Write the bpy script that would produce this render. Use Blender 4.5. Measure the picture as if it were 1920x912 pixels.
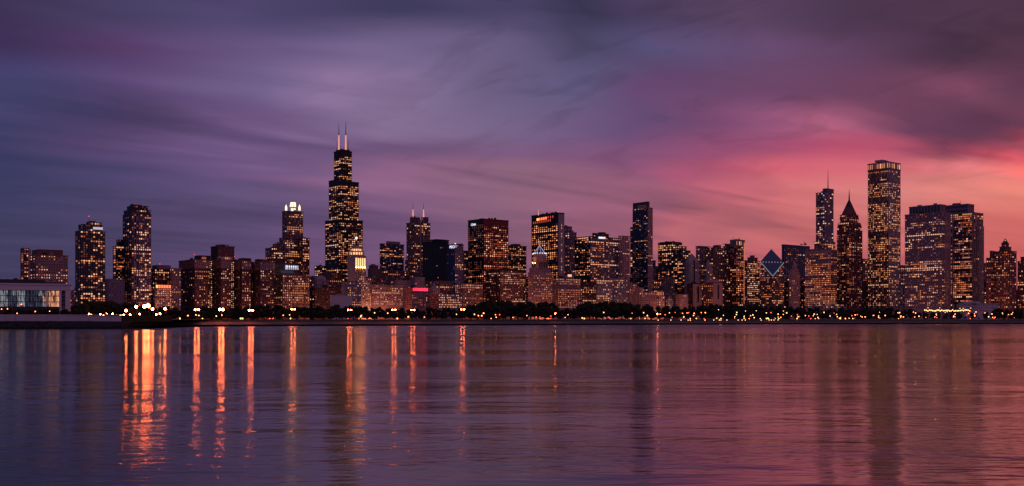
import bpy, math, random
from mathutils import Vector

for o in list(bpy.data.objects):
    bpy.data.objects.remove(o, do_unlink=True)
S = bpy.context.scene
COL = S.collection
R = math.radians

# ------------------------------------------------------------------ camera
EYE = 6.0            # metres above the lake
FPX = 1920.0         # focal length in photo pixels (36 mm lens on 36 mm sensor)
HOR = 598.0          # photo row of the horizon
cam_d = bpy.data.cameras.new('camera')
cam_d.lens = 36.0
cam_d.sensor_width = 36.0
cam_d.shift_y = (HOR - 456.0) / 1920.0
cam_d.clip_start = 0.5
cam_d.clip_end = 40000.0
cam = bpy.data.objects.new('camera', cam_d)
cam.location = (0, 0, EYE)
cam.rotation_euler = (R(90), 0, 0)
COL.objects.link(cam)
S.camera = cam

S.render.engine = 'CYCLES'
S.cycles.use_denoising = True
S.cycles.max_bounces = 5
S.cycles.diffuse_bounces = 2
S.cycles.glossy_bounces = 3
S.cycles.sample_clamp_indirect = 12.0
S.cycles.caustics_reflective = False
S.cycles.caustics_refractive = False
S.view_settings.view_transform = 'Standard'
S.view_settings.look = 'None'
S.view_settings.exposure = 0.0
S.view_settings.gamma = 1.0

# ------------------------------------------------------------------ node helper
def lin(c):
    return tuple(((v / 255.0) / 12.92 if v <= 10.3 else ((v / 255.0 + 0.055) / 1.055) ** 2.4) for v in c)

class V:
    """a socket with arithmetic, so that shader maths can be written as an expression"""
    tree = None
    def __init__(self, s): self.s = s
    @staticmethod
    def op(kind, *a):
        n = V.tree.nodes.new('ShaderNodeMath'); n.operation = kind
        for i, x in enumerate(a):
            if isinstance(x, V): V.tree.links.new(x.s, n.inputs[i])
            else: n.inputs[i].default_value = x
        return V(n.outputs[0])
    def __add__(s, o): return V.op('ADD', s, o)
    def __radd__(s, o): return V.op('ADD', s, o)
    def __sub__(s, o): return V.op('SUBTRACT', s, o)
    def __rsub__(s, o): return V.op('SUBTRACT', o, s)
    def __mul__(s, o): return V.op('MULTIPLY', s, o)
    def __rmul__(s, o): return V.op('MULTIPLY', s, o)
    def __truediv__(s, o): return V.op('DIVIDE', s, o)

def vec(x, y, z=0.0):
    n = V.tree.nodes.new('ShaderNodeCombineXYZ')
    for i, v in enumerate((x, y, z)):
        if isinstance(v, V): V.tree.links.new(v.s, n.inputs[i])
        else: n.inputs[i].default_value = v
    return n.outputs[0]

def noise(vs, scale, detail=4.0, rough=0.55, dist=0.0):
    n = V.tree.nodes.new('ShaderNodeTexNoise')
    n.inputs['Scale'].default_value = scale
    n.inputs['Detail'].default_value = detail
    n.inputs['Roughness'].default_value = rough
    n.inputs['Distortion'].default_value = dist
    if vs is not None: V.tree.links.new(vs, n.inputs['Vector'])
    return V(n.outputs['Fac'])

def mixc(f, a, b, mode='MIX'):
    n = V.tree.nodes.new('ShaderNodeMix'); n.data_type = 'RGBA'; n.blend_type = mode
    for sock, v in ((n.inputs[0], f), (n.inputs[6], a), (n.inputs[7], b)):
        if isinstance(v, V): V.tree.links.new(v.s, sock)
        elif isinstance(v, bpy.types.NodeSocket): V.tree.links.new(v, sock)
        elif isinstance(v, (int, float)): sock.default_value = v
        else: sock.default_value = (*v[:3], 1)
    return n.outputs[2]

def smooth(v, a, b):
    n = V.tree.nodes.new('ShaderNodeMapRange'); n.interpolation_type = 'SMOOTHSTEP'
    V.tree.links.new(v.s, n.inputs[0])
    n.inputs[1].default_value = a; n.inputs[2].default_value = b
    return V(n.outputs[0])

# ------------------------------------------------------------------ sky
SUN_AZ, SUN_EL = 44.0, 1.0      # the sun has just gone behind the right-hand end of the city
world = bpy.data.worlds.new('World'); S.world = world
world.use_nodes = True
T = world.node_tree; V.tree = T
for n in list(T.nodes): T.nodes.remove(n)
tc = T.nodes.new('ShaderNodeTexCoord')
sp = T.nodes.new('ShaderNodeSeparateXYZ'); T.links.new(tc.outputs['Generated'], sp.inputs[0])
dx, dy, dz = V(sp.outputs[0]), V(sp.outputs[1]), V(sp.outputs[2])
az = V.op('ARCTAN2', dx, dy) * (180 / math.pi)
hlen = V.op('SQRT', dx * dx + dy * dy)
cosaz = V.op('MAXIMUM', dy / V.op('MAXIMUM', hlen, 0.001), 0.6)
te = (V.op('ABSOLUTE', dz) / V.op('MAXIMUM', hlen, 0.001)) / cosaz
# the cloud deck seen in perspective: streaks run along one wind direction
zz = V.op('ABSOLUTE', dz) + 0.075
px_, py_ = dx / zz, dy / zz
WA = R(52)
wl = px_ * math.sin(WA) + py_ * math.cos(WA)
wc = px_ * math.cos(WA) - py_ * math.sin(WA)
n1 = noise(vec(wl * 0.16, wc * 0.62, 3.7), 1.0, 3.0, 0.5, 0.5)
n2 = noise(vec(wl * 0.30, wc * 1.2, 9.1), 1.0, 3.0, 0.5, 0.9)
n3 = noise(vec(wl * 0.75, wc * 2.4, 1.3), 1.0, 2.0, 0.5, 1.2)
nh = noise(vec(az * 0.05, te * 21.0, 5.5), 1.0, 4.0, 0.5, 0.4)      # low bars of cloud near the horizon
warp_e = (n1 - 0.5) * 0.03 + (n2 - 0.5) * 0.055 + (nh - 0.5) * 0.025 + (n3 - 0.5) * 0.018
te2 = V.op('MAXIMUM', te + warp_e * smooth(te, 0.0, 0.12), 0.0)
az2 = az + (n2 - 0.5) * 7.0 + (nh - 0.5) * 5.0 + (n3 - 0.5) * 3.0
fac = (az2 + 180.0) / 360.0
ROWS = [      # (photo row, [(photo column, colour)]): turned into directions below
 (550, [(0,(64,58,90)),(240,(72,62,94)),(480,(84,66,102)),(720,(104,74,108)),(960,(122,78,104)),(1200,(150,84,100)),(1440,(178,84,98)),(1680,(185,86,94)),(1920,(196,88,94))]),
 (425, [(0,(64,62,98)),(240,(76,66,102)),(480,(90,72,112)),(720,(110,80,118)),(960,(122,84,112)),(1200,(146,86,108)),(1290,(182,98,110)),(1370,(170,94,106)),(1440,(192,102,108)),(1680,(204,112,112)),(1920,(205,102,100))]),
 (365, [(0,(60,60,98)),(240,(78,68,108)),(480,(98,80,120)),(720,(124,88,126)),(960,(136,95,120)),(1200,(154,92,118)),(1320,(188,94,116)),(1440,(222,118,124)),(1680,(214,126,124)),(1920,(234,132,120))]),
 (325, [(0,(56,56,96)),(240,(76,66,108)),(480,(100,78,120)),(720,(140,96,132)),(960,(142,100,124)),(1200,(138,84,116)),(1320,(174,82,112)),(1440,(212,98,116)),(1680,(214,106,118)),(1800,(236,130,134)),(1920,(250,120,116))]),
 (288, [(0,(58,58,98)),(240,(80,66,108)),(480,(100,78,120)),(720,(112,84,124)),(960,(124,90,128)),(1200,(122,76,114)),(1440,(158,76,112)),(1560,(192,82,112)),(1660,(178,80,108)),(1750,(126,60,86)),(1840,(168,70,92)),(1920,(226,90,104))]),
 (245, [(0,(58,58,98)),(240,(80,62,102)),(480,(112,86,130)),(720,(132,110,146)),(960,(118,98,134)),(1200,(100,74,116)),(1320,(118,70,110)),(1440,(150,84,122)),(1560,(182,98,128)),(1680,(106,60,90)),(1800,(95,54,82)),(1920,(114,60,86))]),
 (165, [(0,(70,66,112)),(240,(98,74,122)),(480,(114,97,140)),(640,(142,116,156)),(780,(134,112,152)),(900,(108,94,130)),(1080,(94,88,126)),(1200,(100,68,110)),(1440,(108,68,104)),(1680,(106,60,88)),(1800,(126,70,98)),(1920,(98,56,82))]),
 (85,  [(0,(64,48,88)),(240,(84,58,102)),(480,(98,78,122)),(720,(114,96,136)),(940,(104,92,130)),(1050,(74,68,100)),(1200,(86,78,118)),(1440,(102,72,110)),(1680,(88,56,84)),(1800,(66,44,66)),(1920,(80,48,70))]),
 (15,  [(0,(60,48,82)),(240,(68,60,95)),(480,(76,66,104)),(720,(62,58,92)),(960,(74,66,102)),(1100,(54,50,78)),(1200,(68,56,88)),(1440,(84,62,92)),(1680,(70,48,72)),(1920,(76,50,72))]),
]
BACK = (114, 88, 124)      # the eastern sky behind the camera, opposite the after-glow
def ramp_row(cols):
    n = T.nodes.new('ShaderNodeValToRGB'); T.links.new(fac.s, n.inputs[0])
    cr = n.color_ramp; cr.interpolation = 'LINEAR'
    k = 0.5
    def blend(c, d, t): return tuple(c[i] * (1 - t) + d[i] * t for i in range(3))
    stops = [(-180, BACK), (-110, (76,68,108)), (-60, blend(cols[0][1], (60,58,98), .6))]
    for x, c in cols: stops.append((math.degrees(math.atan((x - 960) / FPX)), c))
    e_ = cols[-1][1]
    stops += [(40, e_), (62, blend(e_, (140,86,110), .5)), (105, blend(e_, (118,82,112), .85)), (180, BACK)]
    while len(cr.elements) < len(stops): cr.elements.new(0.5)
    for e, (a, c) in zip(cr.elements, stops):
        e.position = (a + 180) / 360
        l = lin(c); e.color = (l[0], l[1], l[2], 1)
    return n.outputs[0]
cur = None
prev = None
for yrow, cols in ROWS:
    t = (HOR - yrow) / FPX
    r = ramp_row(cols)
    cur = r if cur is None else mixc(smooth(te2, prev, t), cur, r)
    prev = t
# overhead the deck goes on at the level of the highest row in view
n4 = noise(vec(az * 0.16, te * 30.0 - az * 0.12, 7.7), 1.0, 3.0, 0.55, 1.0)     # torn wisps under the deck
wisp = smooth(n4, 0.5, 0.70) * smooth(te, 0.10, 0.17) * smooth(az, -16.0, 0.0)
shade = 1.0 - wisp * 0.16 + (n2 - 0.5) * 0.42 + (n3 - 0.5) * 0.34 + (nh - 0.5) * 0.3
cur = mixc(1.0, cur, vec(shade, shade, shade), 'MULTIPLY')
hs = T.nodes.new('ShaderNodeHueSaturation'); hs.inputs['Saturation'].default_value = 1.0; T.links.new(cur, hs.inputs['Color']); cur = hs.outputs[0]
bg = T.nodes.new('ShaderNodeBackground'); T.links.new(cur, bg.inputs[0]); bg.inputs[1].default_value = 1.0
ns = T.nodes.new('ShaderNodeTexSky'); ns.sky_type = 'NISHITA'; ns.sun_disc = False
ns.sun_elevation = R(-1.0); ns.sun_rotation = R(SUN_AZ)
bg2 = T.nodes.new('ShaderNodeBackground'); T.links.new(ns.outputs[0], bg2.inputs[0]); bg2.inputs[1].default_value = 0.008
ad = T.nodes.new('ShaderNodeAddShader'); T.links.new(bg.outputs[0], ad.inputs[0]); T.links.new(bg2.outputs[0], ad.inputs[1])
wo = T.nodes.new('ShaderNodeOutputWorld'); T.links.new(ad.outputs[0], wo.inputs[0])
world.cycles.sampling_method = 'MANUAL'
world.cycles.sample_map_resolution = 512

# ------------------------------------------------------------------ sun (low, weak, after-glow)
sun_d = bpy.data.lights.new('sun', 'SUN')
sun_d.energy = 0.12
sun_d.angle = R(12)
sun_d.color = (1.0, 0.45, 0.42)
sun = bpy.data.objects.new('sun', sun_d)
sd = Vector((math.sin(R(SUN_AZ)) * math.cos(R(SUN_EL + 3)), math.cos(R(SUN_AZ)) * math.cos(R(SUN_EL + 3)), math.sin(R(SUN_EL + 3))))
sun.rotation_euler = sd.to_track_quat('Z', 'Y').to_euler()
COL.objects.link(sun)

# ------------------------------------------------------------------ materials
MATS = {}
def pmat(name, col, rough=0.8, metal=0.0, var=0.25, scale=0.08, spec=0.3, emit=None, es=0.0):
    m = bpy.data.materials.new(name); m.use_nodes = True
    t = m.node_tree; V.tree = t
    b = t.nodes['Principled BSDF']
    b.inputs['Roughness'].default_value = rough
    b.inputs['Metallic'].default_value = metal
    b.inputs['Specular IOR Level'].default_value = spec
    if var > 0:
        tcn = t.nodes.new('ShaderNodeTexCoord')
        f = noise(tcn.outputs['Object'], scale, 5.0, 0.6)
        lo = tuple(c * (1 - var) for c in col); hi = tuple(min(1, c * (1 + var)) for c in col)
        t.links.new(mixc(f, lo, hi), b.inputs['Base Color'])
    else:
        b.inputs['Base Color'].default_value = (*col, 1)
    if emit:
        b.inputs['Emission Color'].default_value = (*emit, 1)
        b.inputs['Emission Strength'].default_value = es
    MATS[name] = m
    return m
def emat(name, col, s, sample=False):
    m = bpy.data.materials.new(name); m.use_nodes = True
    t = m.node_tree
    b = t.nodes['Principled BSDF']
    b.inputs['Base Color'].default_value = (0.05, 0.05, 0.05, 1)
    b.inputs['Emission Color'].default_value = (*col, 1)
    b.inputs['Emission Strength'].default_value = s
    m.cycles.emission_sampling = 'FRONT' if sample else 'NONE'
    MATS[name] = m
    return m

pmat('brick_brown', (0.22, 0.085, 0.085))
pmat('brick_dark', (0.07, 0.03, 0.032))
pmat('limestone', (0.42, 0.32, 0.30))
pmat('limestone_pink', (0.42, 0.26, 0.26))
pmat('limestone_grey', (0.34, 0.28, 0.31))
pmat('granite_white', (0.42, 0.34, 0.36), var=0.12)
pmat('concrete', (0.30, 0.27, 0.28))
pmat('concrete_pale', (0.66, 0.58, 0.62), var=0.15, scale=0.3)
pmat('steel_black', (0.018, 0.018, 0.022), rough=0.45)
pmat('steel_dark', (0.045, 0.042, 0.055), rough=0.5)
pmat('steel_red', (0.20, 0.022, 0.022), rough=0.55)
pmat('granite_red', (0.18, 0.07, 0.07))
pmat('granite_brown', (0.22, 0.125, 0.125))
pmat('stone_purple', (0.27, 0.20, 0.26))
pmat('panel_blue', (0.03, 0.05, 0.11), rough=0.4)
pmat('panel_grey', (0.22, 0.18, 0.24), rough=0.5)
pmat('glass_dark', (0.010, 0.010, 0.014), rough=0.12, var=0.3, scale=0.02, spec=0.5)
pmat('glass_blue', (0.012, 0.022, 0.050), rough=0.10, var=0.3, scale=0.02, spec=0.6)
pmat('glass_teal', (0.02, 0.10, 0.20), rough=0.25, var=0.3, scale=0.02, spec=0.6)
pmat('glass_purple', (0.030, 0.026, 0.045), rough=0.15, var=0.3, scale=0.02, spec=0.6)
pmat('roof_dark', (0.04, 0.038, 0.042))
pmat('metal_pole', (0.05, 0.05, 0.05), rough=0.4, metal=0.6, var=0)
pmat('mast_white', (0.55, 0.5, 0.5), rough=0.5, var=0.1)
pmat('bark', (0.045, 0.033, 0.025))
pmat('grass', (0.022, 0.03, 0.012), scale=0.05)
pmat('park_soil', (0.05, 0.048, 0.04), scale=0.02)
pmat('paving', (0.13, 0.12, 0.115), scale=0.2)
pmat('rock', (0.018, 0.017, 0.019), var=0.5, scale=0.4)
pmat('white_paint', (0.80, 0.74, 0.79), var=0.08, scale=0.1)
def leafmat(name, a, b):
    m = bpy.data.materials.new(name); m.use_nodes = True; t = m.node_tree; V.tree = t
    bs = t.nodes['Principled BSDF']; bs.inputs['Roughness'].default_value = 0.7; bs.inputs['Specular IOR Level'].default_value = 0.2
    oi = t.nodes.new('ShaderNodeObjectInfo'); tcn = t.nodes.new('ShaderNodeTexCoord')
    f = noise(tcn.outputs['Object'], 0.6, 3.0) * 0.7 + V(oi.outputs['Random']) * 0.3
    t.links.new(mixc(f, a, b), bs.inputs['Base Color'])
    MATS[name] = m
leafmat('leaves', (0.014, 0.022, 0.010), (0.045, 0.05, 0.022))

WIN = ['win_white', 'win_amber', 'win_orange', 'win_yellow', 'win_cool', 'win_red', 'win_faint']
emat('win_white', (1.0, 0.47, 0.26), 1.25)
emat('win_amber', (1.0, 0.28, 0.11), 0.68)
emat('win_orange', (1.0, 0.22, 0.08), 0.34)
emat('win_yellow', (1.0, 0.37, 0.12), 0.78)
emat('win_cool', (0.80, 0.74, 1.0), 0.6)
emat('win_red', (1.0, 0.13, 0.06), 0.6)
emat('win_faint', (1.0, 0.28, 0.20), 0.10)
emat('glow_white', (1.0, 0.78, 0.52), 1.7, True)
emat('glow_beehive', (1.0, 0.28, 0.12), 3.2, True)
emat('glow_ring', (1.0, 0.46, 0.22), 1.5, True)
emat('glow_gold', (1.0, 0.52, 0.15), 1.6, True)
emat('glow_red', (1.0, 0.03, 0.07), 3.6, True)
emat('glow_hot', (1.0, 0.13, 0.045), 2.6, True)
emat('glow_sign', (0.86, 0.84, 1.0), 1.2)
emat('glow_lilac', (0.78, 0.60, 0.95), 0.5)
emat('glow_edge', (0.55, 0.75, 1.0), 0.34)
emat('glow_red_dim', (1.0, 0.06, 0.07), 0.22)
emat('glow_beacon', (1.0, 0.05, 0.06), 1.6)
emat('glow_mast', (1.0, 0.42, 0.34), 0.8)
emat('bulb_sodium', (1.0, 0.15, 0.045), 115.0, True)
emat('bulb_gold', (1.0, 0.28, 0.08), 60.0, True)
emat('bulb_small', (1.0, 0.24, 0.07), 9.0, True)
emat('bulb_pale', (1.0, 0.50, 0.26), 4.0, True)
emat('bulb_red', (1.0, 0.09, 0.05), 4.0, True)

PAL = {   # weights over WIN
 'warm':   (.22, .34, .22, .10, .00, .00, .12),
 'yellow': (.22, .26, .16, .26, .00, .00, .10),
 'orange': (.12, .36, .34, .06, .00, .04, .08),
 'red':    (.16, .22, .24, .00, .00, .28, .10),
 'pale':   (.34, .22, .14, .08, .06, .00, .16),
 'dim':    (.06, .18, .30, .02, .02, .00, .42),
 'cool':   (.18, .14, .10, .08, .22, .00, .28),
}

# ------------------------------------------------------------------ mesh helpers
class MB:
    def __init__(self): self.v = []; self.f = []; self.m = []
    def quad(self, a, b, c, d, mi=0):
        n = len(self.v); self.v += [a, b, c, d]; self.f.append((n, n + 1, n + 2, n + 3)); self.m.append(mi)
    def face(self, pts, mi=0):
        n = len(self.v); self.v += list(pts); self.f.append(tuple(range(n, n + len(pts)))); self.m.append(mi)
    def prism(self, poly, z0, z1, mi=0, top=None):
        """poly: list of (x, y) counter-clockwise; top: optional poly at z1"""
        top = top or poly; k = len(poly); n = len(self.v)
        self.v += [(p[0], p[1], z0) for p in poly] + [(p[0], p[1], z1) for p in top]
        for i in range(k):
            j = (i + 1) % k
            self.f.append((n + i, n + j, n + k + j, n + k + i)); self.m.append(mi)
        self.f.append(tuple(range(n + k, n + 2 * k))); self.m.append(mi)
        self.f.append(tuple(range(n + k - 1, n - 1, -1))); self.m.append(mi)
    def cone(self, poly, z0, apex, mi=0):
        k = len(poly); n = len(self.v)
        self.v += [(p[0], p[1], z0) for p in poly] + [apex]
        for i in range(k): self.f.append((n + i, n + (i + 1) % k, n + k)); self.m.append(mi)
        self.f.append(tuple(range(n + k - 1, n - 1, -1))); self.m.append(mi)
    def tube(self, a, b, r0, r1, k=6, mi=0):
        a, b = Vector(a), Vector(b); d = (b - a).normalized()
        u = d.orthogonal().normalized(); w = d.cross(u); n = len(self.v)
        for p, r in ((a, r0), (b, r1)):
            for i in range(k):
                t = 2 * math.pi * i / k
                self.v.append(tuple(p + (u * math.cos(t) + w * math.sin(t)) * r))
        for i in range(k):
            j = (i + 1) % k; self.f.append((n + i, n + j, n + k + j, n + k + i)); self.m.append(mi)
        self.f.append(tuple(range(n + k, n + 2 * k))); self.m.append(mi)
        self.f.append(tuple(range(n + k - 1, n - 1, -1))); self.m.append(mi)
    def ball(self, c, r, seg=8, rings=5, mi=0, sz=1.0):
        n = len(self.v)
        self.v.append((c[0], c[1], c[2] + r * sz))
        for i in range(1, rings):
            a = math.pi * i / rings
            for j in range(seg):
                b = 2 * math.pi * j / seg
                self.v.append((c[0] + r * math.sin(a) * math.cos(b), c[1] + r * math.sin(a) * math.sin(b), c[2] + r * sz * math.cos(a)))
        self.v.append((c[0], c[1], c[2] - r * sz)); last = len(self.v) - 1
        for j in range(seg): self.f.append((n, n + 1 + j, n + 1 + (j + 1) % seg)); self.m.append(mi)
        for i in range(rings - 2):
            for j in range(seg):
                a = n + 1 + i * seg + j; b = n + 1 + i * seg + (j + 1) % seg
                self.f.append((a, a + seg, b + seg, b)); self.m.append(mi)
        o = n + 1 + (rings - 2) * seg
        for j in range(seg): self.f.append((o + (j + 1) % seg, o + j, last)); self.m.append(mi)
    def mesh(self, name, mats, org=(0, 0, 0)):
        me = bpy.data.meshes.new(name)
        ox, oy, oz = org
        me.from_pydata([(v[0] - ox, v[1] - oy, v[2] - oz) for v in self.v], [], self.f)
        for m in mats: me.materials.append(MATS[m])
        if len(mats) > 1: me.polygons.foreach_set('material_index', self.m)
        me.update()
        return me
    def build(self, name, mats, parent=None, kind=None, label=None):
        if not self.f: return None
        if isinstance(mats, str): mats = [mats]
        org = parent_org(parent)
        o = bpy.data.objects.new(name, self.mesh(name, mats, org))
        COL.objects.link(o)
        if parent: o.parent = parent
        if kind: o['kind'] = kind
        if label: o['label'] = label
        return o
def parent_org(p):
    x = y = z = 0.0
    while p is not None:
        x += p.location.x; y += p.location.y; z += p.location.z; p = p.parent
    return (x, y, z)
def empty(name, loc, label, cat, group=None):
    o = bpy.data.objects.new(name, None); o.location = loc; o.empty_display_size = 2
    COL.objects.link(o)
    o['label'] = label; o['category'] = cat
    if group: o['group'] = group
    return o

# ------------------------------------------------------------------ the city grid
GROUND = 5.0
WD = (-0.636, 0.772)     # west, seen from the lake: away and to the left
ND = (0.772, 0.636)      # north: away and to the right
SN = (-0.772, -0.636)    # outward normal of south walls
EN = (0.636, -0.772)     # outward normal of east walls
def pt(px, Y): return ((px - 960.0) / FPX * Y, Y)
def zz_(py, Y): return (HOR - py) / FPX * Y + EYE
def wS(P, x0):
    u = (x0 - 960.0) / FPX; return (P[0] - u * P[1]) / (u * WD[1] - WD[0])
def wE(P, x1):
    u = (x1 - 960.0) / FPX; return (u * P[1] - P[0]) / (ND[0] - u * ND[1])
def corner(x0, x1, Y, ratio=1.0):
    lo, hi = x0, x1
    for _ in range(40):
        m = (lo + hi) / 2; P = pt(m, Y)
        if wS(P, x0) > ratio * wE(P, x1): hi = m
        else: lo = m
    return (lo + hi) / 2
def foot(P, ws, we, ins=0.0):
    o = (P[0] + (WD[0] + ND[0]) * ins, P[1] + (WD[1] + ND[1]) * ins); ws -= 2 * ins; we -= 2 * ins
    a = o; b = (o[0] + ND[0] * we, o[1] + ND[1] * we)
    c = (b[0] + WD[0] * ws, b[1] + WD[1] * ws); d = (o[0] + WD[0] * ws, o[1] + WD[1] * ws)
    return [a, b, c, d]

SEED = [100]
class Bld:
    """one building: an Empty on the ground that parents its parts"""
    def __init__(s, name, label, Y, xmid, cat='building', group=None):
        P = pt(xmid, Y)
        s.Y = Y
        s.root = empty(name, (P[0], P[1], GROUND), label, cat, group)
        SEED[0] += 1; s.rng = random.Random(SEED[0])
    def geo(s, x0, xc, x1, yt, yb=None, dY=0.0):
        Y = s.Y + dY
        if xc is None: xc = corner(x0, x1, Y)
        P = pt(xc, Y)
        ws, we = max(0.5, wS(P, x0)), max(0.5, wE(P, x1))
        z1 = zz_(yt, Y); z0 = GROUND - 0.4 if yb is None else zz_(yb, Y)
        return P, ws, we, z0, z1
    def block(s, name, x0, xc, x1, yt, yb=None, mat='roof_dark', dY=0.0, parent=None, label=None):
        P, ws, we, z0, z1 = s.geo(x0, xc, x1, yt, yb, dY)
        m = MB(); m.prism(foot(P, ws, we), z0, z1)
        return m.build(name, mat, parent or s.root, label=label)
    def tier(s, x0, xc, x1, yt, yb=None, wall='limestone', glass='glass_dark', col=3.6, row=4.0, pf=0.4, sf=0.45, proud=0.7,
             p=0.25, pal='warm', bands=(), vis=578.0, dY=0.0, parapet=2.0, sblank=False, eblank=False, sp=None, ep=None, spal=None,
             cpal=None, stick=0.4, rowvar=True, swall=None, top_margin=0.0, cap=True, faint=.2, plant=True):
        P, ws, we, z0, z1 = s.geo(x0, xc, x1, yt, yb, dY)
        Y = s.Y + dY
        ybv = min(vis, yb if yb is not None else 999)
        body = MB(); body.prism(foot(P, ws, we), z0, z1)
        b = body.build('tier', glass if not (sblank and eblank) else wall, s.root)
        grid = MB(); lit = MB()
        zvis = zz_(ybv, Y)
        rng = s.rng
        for face in ('S', 'E'):
            w, d, n = (ws, WD, SN) if face == 'S' else (we, ND, EN)
            blank = sblank if face == 'S' else eblank
            xa = x0 if face == 'S' else x1
            xcpx = P[0] / P[1] * FPX + 960
            wpx = abs(xa - xcpx)
            if w < 1.0: continue
            mi = 1 if (face == 'S' and swall) else 0  # swall: south side mostly in a darker material, its shade put into the colour
            def pnt(a, z, off): return (P[0] + d[0] * a + n[0] * off, P[1] + d[1] * a + n[1] * off, z)
            def slab(a0, a1, zl, zh, off, base=0.0):
                A = pnt(a0, zl, off); B = pnt(a1, zl, off); C = pnt(a1, zh, off); D = pnt(a0, zh, off)
                A0 = pnt(a0, zl, base); B0 = pnt(a1, zl, base); C0 = pnt(a1, zh, base); D0 = pnt(a0, zh, base)
                for q in ((A, B, C, D), (D, C, C0, D0), (A0, B0, B, A), (A0, A, D, D0), (B, B0, C0, C)): grid.quad(*q, mi)
            if blank:
                slab(0, w, z0, z1, proud); continue
            if zvis > z0 + 0.5: slab(0, w, z0, zvis, proud)
            nc = max(1, int(round(wpx / (col * .88))))
            ztop = z1 - top_margin * (Y / FPX)
            hpx = ybv - yt - top_margin
            nr = max(1, int(round(hpx / (row * .93))))
            cw, ch = w / nc, (ztop - zvis) / nr
            pp = p if (sp is None or face == 'E') else sp
            if ep is not None and face == 'E': pp = ep
            wts = [w_ * rng.uniform(.45, 1.6) for w_ in PAL[(spal if (face == 'S' and spal) else pal)]]
            if pf > 0:
                hw = cw * pf / 2
                for c in range(nc + 1):
                    a0, a1 = max(0, c * cw - hw), min(w, c * cw + hw)
                    slab(a0, a1, zvis, ztop, proud)
            if sf > 0:
                for r in range(nr + 1):
                    zc = zvis + r * ch
                    lo, hi = max(zvis, zc - ch * sf / 2), min(ztop, zc + ch * sf / 2)
                    slab(0.0, w, lo, hi, proud * 0.8)
            if ztop < z1 - 0.3: slab(0, w, ztop, z1, proud)
            for r in range(nr):
                zb = zvis + (r + 0.5) * ch
                ypx = HOR - (zb - EYE) / Y * FPX
                pr = pp * 1.0
                for (ya, yb_, pv) in bands:
                    if ya <= ypx < yb_: pr = pv if not (face == 'S' and sp is not None) else pv * sp / max(p, 1e-3)
                only = None
                if .12 < pr < .75 and rng.random() < .07: pr = .93; only = rng.choice((0, 3, 1))     # a floor left fully lit
                f = rng.choice((0.35, 0.8, 1.0, 1.1, 1.7)) if (rowvar and pr < 0.75) else 1.0
                on = False
                for c in range(nc):
                    if c == 0 or rng.random() > stick: on = rng.random() < pr * f
                    if not on or (pr < 0.9 and rng.random() < 0.06):
                        if pr < 0.02 or rng.random() > faint: continue
                        k = 6  # unlit panes get a faint red glow too, warming the facade tone
                    else: k = only if (only is not None and rng.random() < .85) else rng.choices(range(7), wts)[0]
                    ac = (c + 0.5) * cw
                    hw = cw * (1 - pf) * 0.42; hh = ch * (1 - sf) * 0.42
                    if rng.random() < 0.2: hw *= rng.uniform(0.5, 0.9)
                    q = [pnt(ac - hw, zb - hh, .12), pnt(ac + hw, zb - hh, .12), pnt(ac + hw, zb + hh, .12), pnt(ac - hw, zb + hh, .12)]
                    if face == 'S': q = q[::-1]
                    lit.quad(*q, k)
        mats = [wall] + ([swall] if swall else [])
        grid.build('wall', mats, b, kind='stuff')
        lit.build('lit_windows', WIN, b, kind='stuff')
        if cap and parapet > 0:
            m = MB(); m.prism(foot(P, ws, we, -proud - 0.25), z1 - parapet * 0.5, z1 + parapet * 0.5)
            m.build('parapet', swall or wall, b)
            xcp = P[0] / P[1] * FPX + 960
            if plant and min(ws, we) > 14 and x1 - x0 > 14 and parapet >= .8:     # machine housings and a thin aerial on the flat roof
                for k in range(rng.randint(2, 4)):
                    a, c = rng.uniform(.2, .75) * ws, rng.uniform(.12, .72) * we
                    u, v_, hh = rng.uniform(.06, .16) * ws, rng.uniform(.08, .2) * we, rng.uniform(1.6, 4.5)
                    o_ = (P[0] + WD[0] * a + ND[0] * c, P[1] + WD[1] * a + ND[1] * c)
                    mm = MB(); mm.prism(foot(o_, u, v_), z1 + parapet * .5 - .1, z1 + parapet * .5 + hh); mm.build('roof_unit', 'roof_dark' if k else 'concrete', s.root)
                if rng.random() < .4:
                    o_ = (P[0] + WD[0] * ws * .4 + ND[0] * we * .4, P[1] + WD[1] * ws * .4 + ND[1] * we * .4)
                    mm = MB(); mm.tube((*o_, z1), (*o_, z1 + rng.uniform(6, 12)), .35, .15, 4); ae = mm.build('aerial', 'metal_pole', s.root)
                    if rng.random() < .6: zt_ = max(v[2] for v in mm.v); mm = MB(); mm.ball((*o_, zt_ + .5), .8, 6, 4); mm.build('beacon', 'glow_beacon', ae)
        return P, ws, we, z0, z1
    def mast(s, px, ytop, ybot, r=1.0, dY=10.0, mat='metal_pole', name='antenna', taper=0.25):
        Y = s.Y + dY; P = pt(px, Y)
        m = MB(); m.tube((P[0], P[1], zz_(ybot, Y)), (P[0], P[1], zz_(ytop, Y)), r, r * taper)
        return m.build(name, mat, s.root)
    def units(s, x0, x1, ytop, ybot, n, dY=12.0, mat='roof_dark'):
        """separate machine housings on a roof"""
        rng = s.rng
        for i in range(n):
            a = x0 + (x1 - x0) * (i + 0.1) / n; b = a + (x1 - x0) / n * rng.uniform(.45, .8)
            s.block('roof_unit', a, None, b, ytop + rng.uniform(0, (ybot - ytop) * .5), ybot, mat, dY + rng.uniform(0, 4))
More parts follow.
